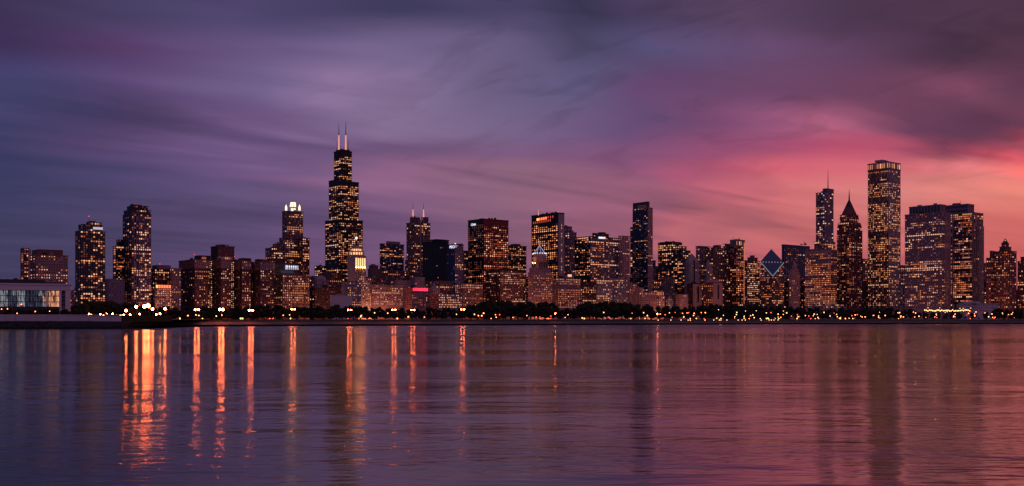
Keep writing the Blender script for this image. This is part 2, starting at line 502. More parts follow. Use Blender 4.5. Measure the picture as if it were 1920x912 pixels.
    def panel(s, face_px0, face_px1, yt, yb, face='E', dY=0.0, off=1.0, mat='glow_sign', name='sign_panel', thick=0.6, xc=None, label=None):
        """a thin box mounted on a wall: px range measured along that wall, the wall passing through the building corner xc"""
        Y = s.Y + dY; P = pt(xc, Y)
        w, d, n = (wS, WD, SN) if face == 'S' else (wE, ND, EN)
        a0, a1 = sorted((w(P, face_px0), w(P, face_px1)))
        m = MB()
        def q(a, o): return (P[0] + d[0] * a + n[0] * o, P[1] + d[1] * a + n[1] * o)
        poly = [q(a0, off), q(a1, off), q(a1, off + thick), q(a0, off + thick)]
        if face == 'E': poly = poly[::-1]
        m.prism(poly, zz_(yb, Y), zz_(yt, Y))
        return m.build(name, mat, s.root, label=label)
    def text(s, body, px0, px1, ybase, hpx, face='E', xc=None, dY=0.0, off=2.0, mat='glow_sign', label=None, name='sign_lettering'):
        Y = s.Y + dY; P = pt(xc, Y)
        w, d, n = (wS, WD, SN) if face == 'S' else (wE, ND, EN)
        a0, a1 = w(P, px0), w(P, px1)
        cu = bpy.data.curves.new('sign_lettering', 'FONT'); cu.body = body
        cu.align_x = 'CENTER'; cu.align_y = 'BOTTOM_BASELINE'; cu.extrude = 0.25; cu.offset = 0.02
        cu.materials.append(MATS[mat])
        h = hpx / FPX * Y
        cu.size = h / 0.70
        tmp = bpy.data.objects.new('tmp', cu); COL.objects.link(tmp)
        bpy.context.view_layer.update()
        me = bpy.data.meshes.new_from_object(tmp.evaluated_get(bpy.context.evaluated_depsgraph_get()))
        bpy.data.objects.remove(tmp, do_unlink=True); bpy.data.curves.remove(cu)
        me.name = 'sign_lettering'
        o = bpy.data.objects.new(name, me); COL.objects.link(o); o.parent = s.root
        am = (a0 + a1) / 2
        xs = [v.co.x for v in me.vertices]
        wid = max(xs) - min(xs)
        o.scale = (abs(a1 - a0) / wid, 1, 1)
        ang = math.atan2(n[1], n[0]) + math.pi / 2
        o.rotation_euler = (R(90), 0, ang)
        ro = s.root.location
        o.location = (P[0] + d[0] * am + n[0] * off - ro.x, P[1] + d[1] * am + n[1] * off - ro.y, zz_(ybase, Y) - ro.z)
        if label: o['label'] = label
        return o
# ------------------------------------------------------------------ water
m = bpy.data.materials.new('lake_water'); m.use_nodes = True; V.tree = m.node_tree
bs = m.node_tree.nodes['Principled BSDF']
bs.inputs['Base Color'].default_value = (0.006, 0.006, 0.014, 1)

bs.inputs['IOR'].default_value = 1.33
tcn = m.node_tree.nodes.new('ShaderNodeTexCoord')
spx = m.node_tree.nodes.new('ShaderNodeSeparateXYZ'); m.node_tree.links.new(tcn.outputs['Object'], spx.inputs[0])
wx, wy = V(spx.outputs[0]), V(spx.outputs[1])
gust = smooth(noise(vec(wx * 0.008, wy * 0.02, 2.0), 1.0, 2.0), 0.38, 0.66) * 1.05 + 0.4
h = (noise(vec(wx * 0.03, wy * 0.075, 0.3), 1.0, 2.0) * 0.28 + noise(vec(wx * 0.16, wy * 0.40, 4.0), 1.0, 2.0) * 0.088
     + noise(vec(wx * 0.55, wy * 1.45, 8.0), 1.0, 2.0) * 0.040 * gust + noise(vec(wx * 1.9, wy * 4.4, 1.0), 1.0, 2.0) * 0.011 * gust)
ro = smooth(wy, 250.0, 850.0) * 0.16 + 0.07 + gust * 0.045      # small ripples grow towards the far shore
m.node_tree.links.new(ro.s, bs.inputs['Roughness'])
bp = m.node_tree.nodes.new('ShaderNodeBump'); bp.inputs['Strength'].default_value = 1.0; bp.inputs['Distance'].default_value = 1.0
m.node_tree.links.new(h.s, bp.inputs['Height'])
m.node_tree.links.new(bp.outputs[0], bs.inputs['Normal'])
MATS['lake_water'] = m
w = MB(); w.quad((-5000, -200, 0), (5000, -200, 0), (5000, 1500, 0), (-5000, 1500, 0))
w.build('water', 'lake_water', kind='structure')

# ------------------------------------------------------------------ shore and ground
SHORE = [(0, 617.6), (120, 617.4), (225, 616.8), (246, 615.8), (262, 614.4), (275, 613.6), (330, 613.2), (480, 612.4), (620, 611.6),
         (900, 610.6), (1200, 609.5), (1500, 608.5), (1920, 607.8)]
def shoreY(px):
    px = max(0, min(1920, px))
    for (a, ya), (b, yb) in zip(SHORE, SHORE[1:]):
        if a <= px <= b:
            t = (px - a) / (b - a); y = ya + (yb - ya) * t
            return EYE * FPX / (y - HOR)
pts = [(-3500.0, 560.0), (-1500.0, 575.0)]
for px in [-150, 0, 60, 120, 180, 215, 232, 246, 255, 263, 272, 285, 300, 340] + list(range(380, 1921, 40)) + [2100]:
    Y = shoreY(px); pts.append(((px - 960) / FPX * Y, Y))
pts += [(1500.0, 1180.0), (4500.0, 1200.0)]
def profile(i):
    left = i < 9
    if left: return [(0, -1.0), (1.5, 1.2), (8, 2.6), (16, 4.3), (22, 4.4), (30, 4.6), (60, GROUND)]
    return [(0, -1.0), (0.4, 1.5), (5, 1.7), (9.5, 3.3), (16, 3.6), (26, 4.4), (60, GROUND)]
bank = MB()
def prow(i):
    x, y = pts[i]
    return [(x, y + d, z) for d, z in profile(i)]
for i in range(len(pts) - 1):
    A, B = prow(i), prow(i + 1)
    for k in range(6):
        mi = (0, 1, 1, 2, 2, 2)[k] if i >= 9 else (0, 0, 0, 1, 2, 2)[k]
        bank.quad(A[k], B[k], B[k + 1], A[k + 1], mi)
bank.build('shore', ['rock', 'paving', 'grass'], kind='structure')
g = MB()
for i in range(len(pts) - 1):
    a, b = pts[i], pts[i + 1]
    g.quad((a[0], a[1] + 59.9, GROUND), (b[0], b[1] + 59.9, GROUND), (b[0], 2000, GROUND), (a[0], 2000, GROUND))
g.quad((-9000, 1999.9, GROUND), (9000, 1999.9, GROUND), (9000, 16000, GROUND), (-9000, 16000, GROUND))
g.build('ground', 'park_soil', kind='structure')
# boulders along the foot of the bank
rng = random.Random(5)
rk = MB()
def stone(c, r, rng):
    k = rng.choice((5, 6)); a0 = rng.random() * 6.28
    base = [(c[0] + r * rng.uniform(.8, 1.2) * math.cos(a0 + 6.283 * j / k), c[1] + r * rng.uniform(.7, 1.1) * math.sin(a0 + 6.283 * j / k)) for j in range(k)]
    cx, cy = c[0], c[1]
    top = [(cx + (p[0] - cx) * .6, cy + (p[1] - cy) * .6) for p in base]
    rk.prism(base, c[2] - r * .7, c[2] + r * rng.uniform(.35, .7), 0, top)
for i in range(1500):
    px = rng.uniform(-40, 262) if i < 700 else rng.uniform(262, 1940)
    Y = shoreY(px) + (rng.uniform(-.5, 16) if px < 240 else rng.uniform(-.6, .8)); x = (px - 960) / FPX * Y
    d = Y - shoreY(px)
    z = (0.4 + 0.23 * d) if px < 240 else rng.uniform(0, 1.0)
    stone((x, Y, z), rng.uniform(.5, 1.3), rng)
rk.build('shore_stones', 'rock', kind='stuff')

# ------------------------------------------------------------------ seawall in front of the aquarium
def line_pt(px, Y): return ((px - 960) / FPX * Y, Y)
swr = empty('seawall', (*line_pt(100, 624), 4.2), 'long pale concrete seawall above dark boulders in front of the aquarium', 'wall')
edges = [-70 + 19.8 * k for k in range(16)]
edges[-1] = 227
for k, (a, b) in enumerate(zip(edges, edges[1:])):
    Ya, Yb = 622 + a * .02, 622 + b * .02
    A, B = line_pt(a + .22, Ya), line_pt(b - .22, Yb)
    m_ = MB(); j = (k * 37 % 5) * 0.05
    m_.prism([(A[0], A[1] - j), (B[0], B[1] - j), (B[0], B[1] + 1.0), (A[0], A[1] + 1.0)], 3.9, 8.15 + (k * 13 % 4) * .03)
    m_.build('panel', 'concrete_pale', swr)
m_ = MB(); A, B = line_pt(-75, 622), line_pt(228, 626)
m_.prism([(A[0], A[1] - .35), (B[0], B[1] - .35), (B[0], B[1] + 1.3), (A[0], A[1] + 1.3)], 8.26, 8.6); m_.build('coping', 'concrete_pale', swr)
m_ = MB(); m_.prism([(A[0], A[1] - 1.0), (B[0], B[1] - 1.0), (B[0], B[1] - .15), (A[0], A[1] - .15)], 3.6, 4.5); m_.build('footing', 'concrete', swr)
te_ = MB(); te_.prism([(A[0], 624.2), (B[0], 627.4), (B[0] + 6, 700), (A[0] - 10, 700)], 4.0, 8.1)
te_.build('terrace', 'grass', kind='structure')

# ------------------------------------------------------------------ aquarium with a glass front
AQ0 = pt(131.5, 645.0); AQ1 = pt(-70, 622.0)
L_ = math.hypot(AQ1[0] - AQ0[0], AQ1[1] - AQ0[1]); td = ((AQ1[0] - AQ0[0]) / L_, (AQ1[1] - AQ0[1]) / L_); nn = (td[1], -td[0])
if nn[1] > 0: nn = (-nn[0], -nn[1])
def aq_a(px):
    u = (px - 960) / FPX; return (u * AQ0[1] - AQ0[0]) / (td[0] - u * td[1])
def aq_p(a, off): return (AQ0[0] + td[0] * a + nn[0] * off, AQ0[1] + td[1] * a + nn[1] * off)
def aq_z(py, a): return zz_(py, AQ0[1] + td[1] * a)
aq = empty('aquarium', (AQ0[0] - 12, AQ0[1] + 2, 8.1), 'low white aquarium hall with a long glass front above the seawall', 'building')
def aqbox(name, a0, a1, z0, z1, o0, o1, mat, parent=aq):
    m_ = MB(); q = [aq_p(a0, o0), aq_p(a1, o0), aq_p(a1, o1), aq_p(a0, o1)]
    m_.prism(q[::-1], z0, z1); return m_.build(name, mat, parent)
zt = aq_z(532.5, 0); zf = aq_z(544.5, 20); zb_ = aq_z(576, 20)
aL = L_; aG0 = aq_a(111.5)
aqbox('wall', 0, aL, 8.0, zf, -26, -1.2, 'concrete')
aqbox('fascia', -.4, aL, zf, zt - 1.15, -26, 0.5, 'white_paint')
aqbox('cornice', -.8, aL, zt - 1.0, zt, -26, 1.0, 'white_paint')
aqbox('cornice_shadow_gap', -.3, aL, zt - 1.16, zt - .99, -25.5, 0.1, 'steel_dark')
aqbox('end_pier', 0, aq_a(122.5), 8.0, zf - .05, -1.2, 0.35, 'white_paint')
aqbox('end_pier', aq_a(115.4), aG0 + .15, 8.0, zf - .05, -1.2, 0.3, 'white_paint')
for yy in (548, 556.5, 564, 571):
    aqbox('balcony_slab', aq_a(122.3), aq_a(115.6), aq_z(yy + 1.2, 3), aq_z(yy - .8, 3), -1.2, 0.2, 'steel_dark')
aqbox('plinth', aG0, aL, 8.0, zb_, -1.2, 0.45, 'steel_dark')
rf = MB(); za = zt + .02
q0 = [aq_p(aq_a(122), -3), aq_p(aL, -3), aq_p(aL, -25), aq_p(aq_a(122), -25)]
q1 = [aq_p(aq_a(121), -4), aq_p(aL, -4), aq_p(aL, -24), aq_p(aq_a(121), -24)]
rf.prism(q0[::-1], za, za + .95, 0, q1[::-1]); rf.build('roof', 'roof_dark', aq)
rf = MB(); q0 = [aq_p(aq_a(86), -5), aq_p(aL, -5), aq_p(aL, -22), aq_p(aq_a(86), -22)]; q1 = [aq_p(aq_a(78), -7), aq_p(aL, -7), aq_p(aL, -20), aq_p(aq_a(78), -20)]
rf.prism(q0[::-1], za + .97, za + 2.6, 0, q1[::-1]); rf.build('upper_roof', 'roof_dark', aq)
for px in (27, 12): 
    m_ = MB(); p_ = aq_p(aq_a(px), -12); m_.ball((p_[0], p_[1], za + 2.55), 1.5 if px > 20 else .6, 10, 6, 0, .7); m_.build('roof_vent', 'roof_dark', aq)
# glass: every pane of the front is a piece of its own
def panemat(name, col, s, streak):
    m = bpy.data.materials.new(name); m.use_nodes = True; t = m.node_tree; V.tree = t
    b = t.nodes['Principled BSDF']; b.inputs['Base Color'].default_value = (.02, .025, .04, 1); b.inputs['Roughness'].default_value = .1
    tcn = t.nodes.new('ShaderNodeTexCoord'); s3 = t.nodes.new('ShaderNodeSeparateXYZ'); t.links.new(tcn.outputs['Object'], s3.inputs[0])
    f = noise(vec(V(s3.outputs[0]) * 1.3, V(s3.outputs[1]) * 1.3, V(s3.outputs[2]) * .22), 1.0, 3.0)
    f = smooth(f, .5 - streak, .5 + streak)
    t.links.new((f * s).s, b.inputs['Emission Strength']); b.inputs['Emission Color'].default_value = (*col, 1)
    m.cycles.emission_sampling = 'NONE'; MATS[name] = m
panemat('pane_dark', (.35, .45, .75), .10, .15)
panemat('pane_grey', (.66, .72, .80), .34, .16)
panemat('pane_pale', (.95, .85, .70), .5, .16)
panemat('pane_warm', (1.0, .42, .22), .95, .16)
cw_ = MB(); q = [aq_p(aG0, -1.2), aq_p(aL, -1.2), aq_p(aL, -.6), aq_p(aG0, -.6)]; cw_.prism(q[::-1], zb_, zf)
front = cw_.build('glass_front', 'steel_dark', aq)
cols_px = [111.3]
xx = 111.3
while xx > -62:
    xx -= 8.0; cols_px.append(xx)
rowsz = [zb_ + .05, zb_ + (zf - zb_) * .31, zb_ + (zf - zb_) * .66, zf - .1]
rng = random.Random(11)
for c, (xr, xl) in enumerate(zip(cols_px, cols_px[1:])):
    a0, a1 = aq_a(xr) + .18, aq_a(xl) - .18
    if a0 > aL - 1: break
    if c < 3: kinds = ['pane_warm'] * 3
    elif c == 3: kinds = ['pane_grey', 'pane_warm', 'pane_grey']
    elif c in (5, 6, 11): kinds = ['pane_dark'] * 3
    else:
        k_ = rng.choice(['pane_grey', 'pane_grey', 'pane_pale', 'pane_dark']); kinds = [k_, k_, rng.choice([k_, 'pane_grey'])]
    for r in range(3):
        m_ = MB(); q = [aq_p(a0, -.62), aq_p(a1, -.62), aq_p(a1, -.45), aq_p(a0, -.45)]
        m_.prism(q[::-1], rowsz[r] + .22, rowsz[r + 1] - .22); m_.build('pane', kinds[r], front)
for c, xr in enumerate(cols_px):
    if xr < -60: break
    a = aq_a(xr); aqbox('mullion', a - .12, a + .12 + (.45 if c == 3 else 0), zb_, zf, -.6, -.1, 'white_paint' if c == 3 else 'steel_dark', front)
for r in (1, 2): aqbox('transom', aG0 + .1, aL - .2, rowsz[r] - .16, rowsz[r] + .16, -.6, -.2, 'steel_dark', front)
# ------------------------------------------------------------------ buildings, from the left-hand end of the skyline to the right
LIME = dict(wall='limestone', pf=.55, sf=.5)
# pale block behind the aquarium
b = Bld('medical_block', 'pale stone block with two lit rows of windows above the aquarium roof', 1250, 90)
b.tier(57, 67, 127, 478, wall='limestone_pink', glass='glass_dark', col=5.2, row=5.3, pf=.5, sf=.55, p=.22, pal='pale', bands=((511, 524, .96), (478, 488, .5)), swall='granite_brown', sp=.5, parapet=1)
b.block('penthouse', 60, None, 118, 467.5, 478.5, 'brick_brown', 8)
b.tier(39.5, 45, 54, 466, wall='granite_brown', col=6, row=4.2, pf=.2, sf=.3, p=.5, pal='orange', dY=22, parapet=1)
b.block('stair_shaft', 52.5, 53.2, 58, 468, None, 'limestone_pink', 14)
b.mast(43, 463, 466, .5, 30)

b = Bld('apartment_tower', 'dark glass tower with stepped shoulders and white lights at its roof, above the seawall', 1400, 170)
b.tier(142, 151, 197, 433, wall='steel_dark', glass='glass_blue', col=5.2, row=4.4, pf=.22, sf=.28, p=.34, pal='warm', stick=.3, parapet=1, bands=((486, 491, .8), (538, 542, .9), (556, 562, .9)), sp=.1)
b.tier(148, 156, 191, 421, 433, wall='steel_dark', glass='glass_blue', col=5, row=4, pf=.22, sf=.28, p=.12, dY=8, sp=.02, parapet=1)
b.tier(163, 168, 190, 417, 422, wall='steel_dark', glass='glass_dark', col=3.4, row=4, pf=.3, sf=.2, p=.9, pal='pale', dY=14, parapet=.6)
b.block('crown', 166, None, 180, 414.5, 417, 'steel_dark', 18)
b.panel(171, 189, 425.5, 430, 'E', 0, 8, 'win_cool', 'crown_light', .5, 151)

b = Bld('low_block', 'plain purple-grey low block between the two dark apartment towers', 1300, 215)
b.tier(198, 203, 233, 524, wall='stone_purple', col=6, row=6, pf=.7, sf=.7, p=.12, pal='dim', parapet=1)

b = Bld('apartment_tower', 'tallest dark apartment tower near the aquarium, stepped crown and pale vertical strip', 1450, 255)
b.tier(231, 247, 283, 401, wall='stone_purple', glass='glass_blue', col=4.4, row=4.3, pf=.22, sf=.3, p=.33, pal='warm', stick=.2, sp=.04, bands=((478, 575, .5),), parapet=1, swall='steel_dark')
b.tier(233, 248, 282, 393, 401, wall='steel_dark', glass='glass_blue', col=4.4, row=4, pf=.22, sf=.3, p=.15, dY=6, sp=0, parapet=.8)
b.tier(239, 251, 277, 385.5, 393, wall='steel_dark', glass='glass_dark', col=4.4, row=4, pf=.3, sf=.3, p=.05, dY=12, sp=0, parapet=.8)
b.block('roof_unit', 243, None, 262, 383.5, 386, 'roof_dark', 20)
for px in (249.5, 254, 258.5): b.panel(px, px + 1.6, 398, 570, 'E', 0, .9, 'panel_grey', 'balcony_strip', 1.6, 247)
b.tier(212.5, 218, 232, 462, wall='steel_dark', glass='glass_dark', col=4.4, row=4.3, pf=.25, sf=.3, p=.4, pal='orange', dY=16, parapet=.8, stick=.2)
b.tier(219, 223, 232, 450, 462, wall='steel_dark', glass='glass_dark', col=4.4, row=4.3, pf=.25, sf=.3, p=.1, dY=26, parapet=.8)

b = Bld('inn', 'brick inn with a glowing orange top row and a gridded pale front', 1470, 303)
b.tier(283, 290, 321, 505, wall='brick_dark', col=4.5, row=4.4, pf=.4, sf=.4, p=.35, pal='orange', dY=30, parapet=1, stick=.2)
b.block('penthouse', 285, None, 320, 497, 505, 'stone_purple', 36)
b.tier(288, 291, 321.5, 541, wall='limestone_pink', col=3.8, row=4.1, pf=.35, sf=.35, p=.92, pal='orange', rowvar=False, sp=.2, parapet=.6)
for k in range(6): b.panel(292 + k * 4.8, 295.4 + k * 4.8, 534.6, 540, 'E', 0, 1.0, 'glow_hot' if k else 'glow_gold', 'lit_bay', .5, 291)
b = Bld('narrow_block', 'narrow mauve block squeezed between the inn and the winged hotel', 1500, 330)
b.tier(319, 322, 339, 504, wall='stone_purple', col=4, row=5, pf=.5, sf=.5, p=.25, pal='pale', stick=.2)

# winged hotel
b = Bld('winged_hotel', 'massive brick hotel of four projecting wings with pale top storeys and a roof tower', 1530, 420)
wings = [(336.5, 365, 393, 487), (399, 414, 432.5, 487), (440, 453.5, 470.5, 489), (471.5, 488, 513, 491)]
for (a, c, d, yt) in wings:
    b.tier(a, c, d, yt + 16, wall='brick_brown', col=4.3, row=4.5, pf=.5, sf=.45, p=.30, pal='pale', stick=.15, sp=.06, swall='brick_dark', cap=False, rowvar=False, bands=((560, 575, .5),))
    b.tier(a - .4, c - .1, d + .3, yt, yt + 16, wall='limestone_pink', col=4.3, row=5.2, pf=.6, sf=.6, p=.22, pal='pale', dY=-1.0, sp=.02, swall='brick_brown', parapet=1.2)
b.tier(380, 392, 520, 489, wall='brick_dark', col=3.2, row=4.0, pf=.4, sf=.4, p=.85, pal='yellow', dY=50, stick=.2, rowvar=False, parapet=1.0)
b.tier(396, 408.5, 439, 462, 487, wall='brick_brown', col=7, row=6, pf=.6, sf=.7, p=.06, dY=40, sp=0, parapet=1.2, swall='brick_dark')
b.tier(409, 410, 436, 481, 487.5, wall='limestone', col=4.5, row=6, pf=.2, sf=.2, p=.9, pal='yellow', dY=32, parapet=.5)
b.units(403, 432, 458.5, 461, 3, 46)
b.block('roof_house', 365, None, 395, 479, 489, 'brick_dark', 22)
b.panel(378, 386, 482, 486, 'E', 22, .6, 'win_orange', 'lit_bay', .5, corner(365, 395, 1552))
b.block('roof_house', 447, None, 471, 484, 490, 'brick_dark', 22)
b.block('roof_house', 478, None, 496, 486, 492, 'brick_dark', 18)

# glass-topped block beside the hotel
b = Bld('glass_topped_block', 'brick block with a bright sloping glass hall on top, beside the winged hotel', 1590, 548)
b.tier(514, 530, 580, 516, wall='granite_brown', col=4.0, row=4.6, pf=.4, sf=.42, p=.5, pal='orange', sp=.2, parapet=.8, bands=((552, 558, .8), (515, 524, .5)))
P_, ws_, we_, z0_, z1_ = b.geo(514, 526, 562, 493, 516, 6)
m_ = MB(); m_.prism(foot(P_, ws_, we_), z0_, z1_, 0, foot((P_[0] + WD[0] * 8, P_[1] + WD[1] * 8), ws_ - 8, we_ - 3)); m_.build('glass_hall', 'glass_purple', b.root)
b.panel(536, 560, 497, 505, 'E', 0, -2.0, 'win_cool', 'lit_glazing', .5, 526)
b.panel(538, 558, 498.5, 500.5, 'E', 0, -1.4, 'glow_sign', 'lit_glazing', .5, 526)
for k in range(5): b.panel(540.5 + k * 4, 541.6 + k * 4, 496.5, 505.5, 'E', 0, -.85, 'steel_dark', 'mullion', .5, 526)

# crowned tower
b = Bld('crowned_tower', 'slim tower with a brilliant white lantern crown, left of the tallest black tower', 2450, 548)
b.tier(529.5, 538, 568, 396, wall='granite_brown', glass='glass_purple', col=4, row=4.3, pf=.3, sf=.4, p=.25, pal='pale', stick=.5, sp=.18, parapet=2, bands=((432, 437, .6), (405, 409, .5)))
b.tier(524, 534, 571, 446, wall='granite_brown', glass='glass_dark', col=4, row=4.3, pf=.3, sf=.4, p=.25, dY=-16, parapet=2)
b.tier(556, 567.5, 580, 447, wall='granite_red', glass='glass_dark', col=3.6, row=4.3, pf=.3, sf=.4, p=.5, pal='pale', dY=-10, parapet=2, sp=.1)
b.tier(498, 513, 530, 465, wall='granite_brown', glass='glass_dark', col=3.8, row=4.3, pf=.3, sf=.4, p=.16, dY=-30, parapet=2, bands=((480, 484, .7),))
b.tier(512, 518, 531, 458, wall='granite_brown', glass='glass_dark', col=3.8, row=4.3, pf=.3, sf=.4, p=.1, dY=-20, parapet=2, pal='orange')
def ngon(px, Y, r, k=12, rot=0.0):
    c = pt(px, Y); return [(c[0] + r * math.cos(rot + 6.28318 * i / k), c[1] + r * math.sin(rot + 6.28318 * i / k)) for i in range(k)]
Yc = 2490
m_ = MB(); m_.prism(ngon(549.5, Yc, 6.0, 8, .393), zz_(400, Yc), zz_(391, Yc)); m_.build('crown_drum', 'glow_white', b.root)
m_ = MB(); m_.prism(ngon(549.5, Yc, 8.6, 8, .393), zz_(391, Yc), zz_(389, Yc)); m_.build('crown_ledge', 'limestone_grey', b.root)
m_ = MB(); m_.prism(ngon(549.5, Yc, 8.2, 8, .393), zz_(389, Yc), zz_(380, Yc), 0, ngon(549.5, Yc, 6.4, 8, .393)); m_.build('crown_lantern', 'glow_white', b.root)
for k in range(8):
    q = ngon(549.5, Yc, 8.6, 8, .393)[k]; m_ = MB(); m_.tube((q[0], q[1], zz_(401, Yc)), (q[0], q[1], zz_(382, Yc)), .8, .6); m_.build('crown_rib', 'limestone_grey', b.root)
for px in (536.5, 561.5):
    m_ = MB(); m_.prism(ngon(px, Yc - 20, 2.6, 6), zz_(396.5, Yc), zz_(390.5, Yc)); m_.cone(ngon(px, Yc - 20, 2.6, 6), zz_(390.5, Yc), (*pt(px, Yc - 20), zz_(385, Yc))); m_.build('corner_turret', 'glow_white', b.root)

# tallest black stepped tower
b = Bld('stepped_skyscraper', 'tallest tower, black and stepped, with two white antennas', 2600, 645, 'skyscraper')
WI = dict(wall='steel_black', glass='glass_dark', col=3.9, row=3.9, pf=.25, sf=.42, pal='yellow', parapet=3)
b.tier(610, 635, 680, 412, p=.55, bands=((412, 418, 0), (497, 503, .05), (420, 440, .4), (440, 470, .62), (470, 492, .6), (505, 520, .45)), sp=.35, top_margin=5, **WI)
b.tier(617, 638, 672.5, 340, 412, p=.42, bands=((340, 346, 0), (346, 366, .65), (366, 378, .15)), sp=.3, dY=6, top_margin=4, **WI)
b.tier(617, 632, 655, 337.5, 412, p=.3, dY=30, top_margin=4, **WI)
b.tier(626.5, 639, 659.5, 283, 340, p=.26, bands=((283, 291, 0), (329, 334, .7), (305, 309, .6)), sp=.16, dY=14, top_margin=6, **WI)
b.block('penthouse', 630, None, 656, 279.5, 283, 'steel_black', 26)
for px in (635.3, 648.3):
    b.mast(px, 254, 281, 2.4, 34, 'glow_mast' , 'antenna_base', .75)
    b.mast(px, 228 if px > 640 else 232, 254, 1.5, 34, 'mast_white', 'antenna', .3)
    b.mast(px + 2.2, 266, 281, .9, 40, 'mast_white', 'antenna_stay', .5)
b.mast(653, 262, 281, 1.0, 30, 'mast_white', 'antenna_stay', .5); b.mast(632, 266, 281, 1.0, 30, 'mast_white', 'antenna_stay', .5)
b.tier(590, 600, 612, 499, wall='steel_black', glass='glass_dark', col=4, row=4, pf=.25, sf=.4, p=.3, dY=-60, parapet=2)

# floodlit beehive tower
b = Bld('beehive_tower', 'floodlit golden tower with a beehive cap and glass light on top, before the black skyscraper', 1650, 668)
b.tier(652, 664, 685.5, 480, wall='limestone', col=3.6, row=4.4, pf=.5, sf=.5, p=.75, pal='yellow', sblank=True, vis=562, parapet=1.2, bands=((480, 515, 0),), ep=.78, rowvar=False, stick=.2)
for k in range(5): b.panel(665.4 + k * 4.0, 667.9 + k * 4.0, 484, 500, 'E', 0, 1.2, 'glow_beehive', 'flood_glow_bay', .6, 664)  # floodlighting put into the bays as a glow of their own
for k in range(6): b.panel(664.0 + k * 4.0, 665.2 + k * 4.0, 482, 516, 'E', 0, 1.0, 'limestone', 'pilaster', 1.6, 664)
for k in range(5):      # lamps added under the glowing bays for a gold streak in the water
    P1 = pt(664, 1650); a = wE(P1, 666.6 + k * 4.0); m_ = MB(); m_.ball((P1[0] + ND[0] * a + EN[0] * 2.6, P1[1] + ND[1] * a + EN[1] * 2.6, zz_(501.4, 1650)), .75, 8, 6); m_.build('added_floodlight', 'bulb_gold', b.root)
Yb = 1672
c_ = pt(668.2, Yb)
prevr, prevz = 12.2, zz_(481, Yb)
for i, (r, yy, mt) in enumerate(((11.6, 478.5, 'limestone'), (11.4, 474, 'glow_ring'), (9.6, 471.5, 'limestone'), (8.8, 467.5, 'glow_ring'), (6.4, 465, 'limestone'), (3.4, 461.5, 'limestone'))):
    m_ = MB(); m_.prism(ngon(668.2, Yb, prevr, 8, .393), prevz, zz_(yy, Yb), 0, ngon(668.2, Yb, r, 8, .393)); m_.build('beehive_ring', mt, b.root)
    prevr, prevz = r - .5, zz_(yy, Yb)
for k in range(16):
    q0, q1 = ngon(668.2, Yb, 12.0, 16)[k], ngon(668.2, Yb, 8.6, 16)[k]; m_ = MB(); m_.tube((q0[0], q0[1], zz_(479, Yb)), (q1[0], q1[1], zz_(466.5, Yb)), .75, .5, 5); m_.build('beehive_rib', 'limestone', b.root)
for k in range(8):
    q = ngon(668.2, Yb, 12.8, 8, .393)[k]; m_ = MB(); m_.tube((q[0], q[1], zz_(482, Yb)), (q[0], q[1], zz_(470, Yb)), .8, .5); m_.build('finial', 'limestone', b.root)
m_ = MB(); m_.prism(ngon(668.2, Yb, 2.4, 8), prevz, zz_(451, Yb), 0, ngon(668.2, Yb, 1.6, 8)); m_.build('lantern', 'glass_purple', b.root)
m_ = MB(); m_.ball((*c_, zz_(446.5, Yb)), 2.2); m_.build('beacon', 'glow_sign', b.root)
m_ = MB(); m_.tube((*c_, zz_(445, Yb)), (*c_, zz_(440, Yb)), .3, .1); m_.build('spike', 'metal_pole', b.root)
b.tier(684, 686, 696, 522, wall='limestone', col=3.4, row=4.2, pf=.45, sf=.45, p=.75, pal='yellow', dY=14, parapet=1, stick=.2)

# low roofs around the foot of the black skyscraper
b = Bld('domed_hall', 'dim grey hall with a curved roof left of the black skyscraper base', 1800, 606)
b.tier(588, 594, 616, 527, wall='stone_purple', col=5, row=6, pf=.6, sf=.6, p=.1, pal='dim')
m_ = MB(); m_.ball((*pt(601, 1830), zz_(527, 1830)), 11, 12, 8, 0, .9); m_.build('dome', 'limestone_grey', b.root)
b = Bld('low_block', 'dark low block with a few orange lights left of the blank white hall', 1640, 608)
b.tier(580, 590, 642, 540, wall='brick_dark', col=5, row=5, pf=.5, sf=.5, p=.14, pal='dim', stick=.2)
b = Bld('blank_hall', 'blank whitish box of a hall low among the trees under the black skyscraper', 1500, 640)
b.tier(620, 623, 660, 554, wall='concrete_pale', sblank=True, eblank=True, parapet=.6)
b.block('roof_unit', 630, None, 644, 551.5, 554, 'concrete', 10)
b = Bld('stone_block', 'square stone block with scattered windows before the beehive tower', 1560, 660)
b.tier(641, 647.5, 676.5, 529, wall='limestone_grey', col=4.2, row=4.8, pf=.55, sf=.5, p=.45, pal='pale', stick=.3, sp=.02, parapet=1)
b.units(650, 672, 526.5, 529, 3, 10)
b = Bld('stepped_block', 'small dark block with a rounded stepped top right of the beehive tower', 2000, 700)
b.tier(690, 697, 714, 505, wall='granite_brown', col=4, row=4.4, pf=.4, sf=.4, p=.1, pal='dim', sp=0)
b.tier(692, 698, 709, 498, 505, wall='granite_brown', col=4, row=4.4, pf=.4, sf=.4, p=0, dY=8, parapet=1)
b.block('crown', 695, None, 704, 495.5, 498, 'granite_brown', 14)
b = Bld('office_tower', 'dark blue tower with two bright lit floors near its top', 2300, 735)
b.tier(712.5, 715, 757, 457.5, wall='panel_blue', glass='glass_blue', col=3.4, row=3.7, pf=.2, sf=.45, p=.1, pal='yellow', bands=((468, 472, .55), (473, 481, .92), (500, 520, .12)), sp=.1, parapet=2)
b.block('penthouse', 724, 726, 750, 452.5, 457.5, 'panel_grey', 14)

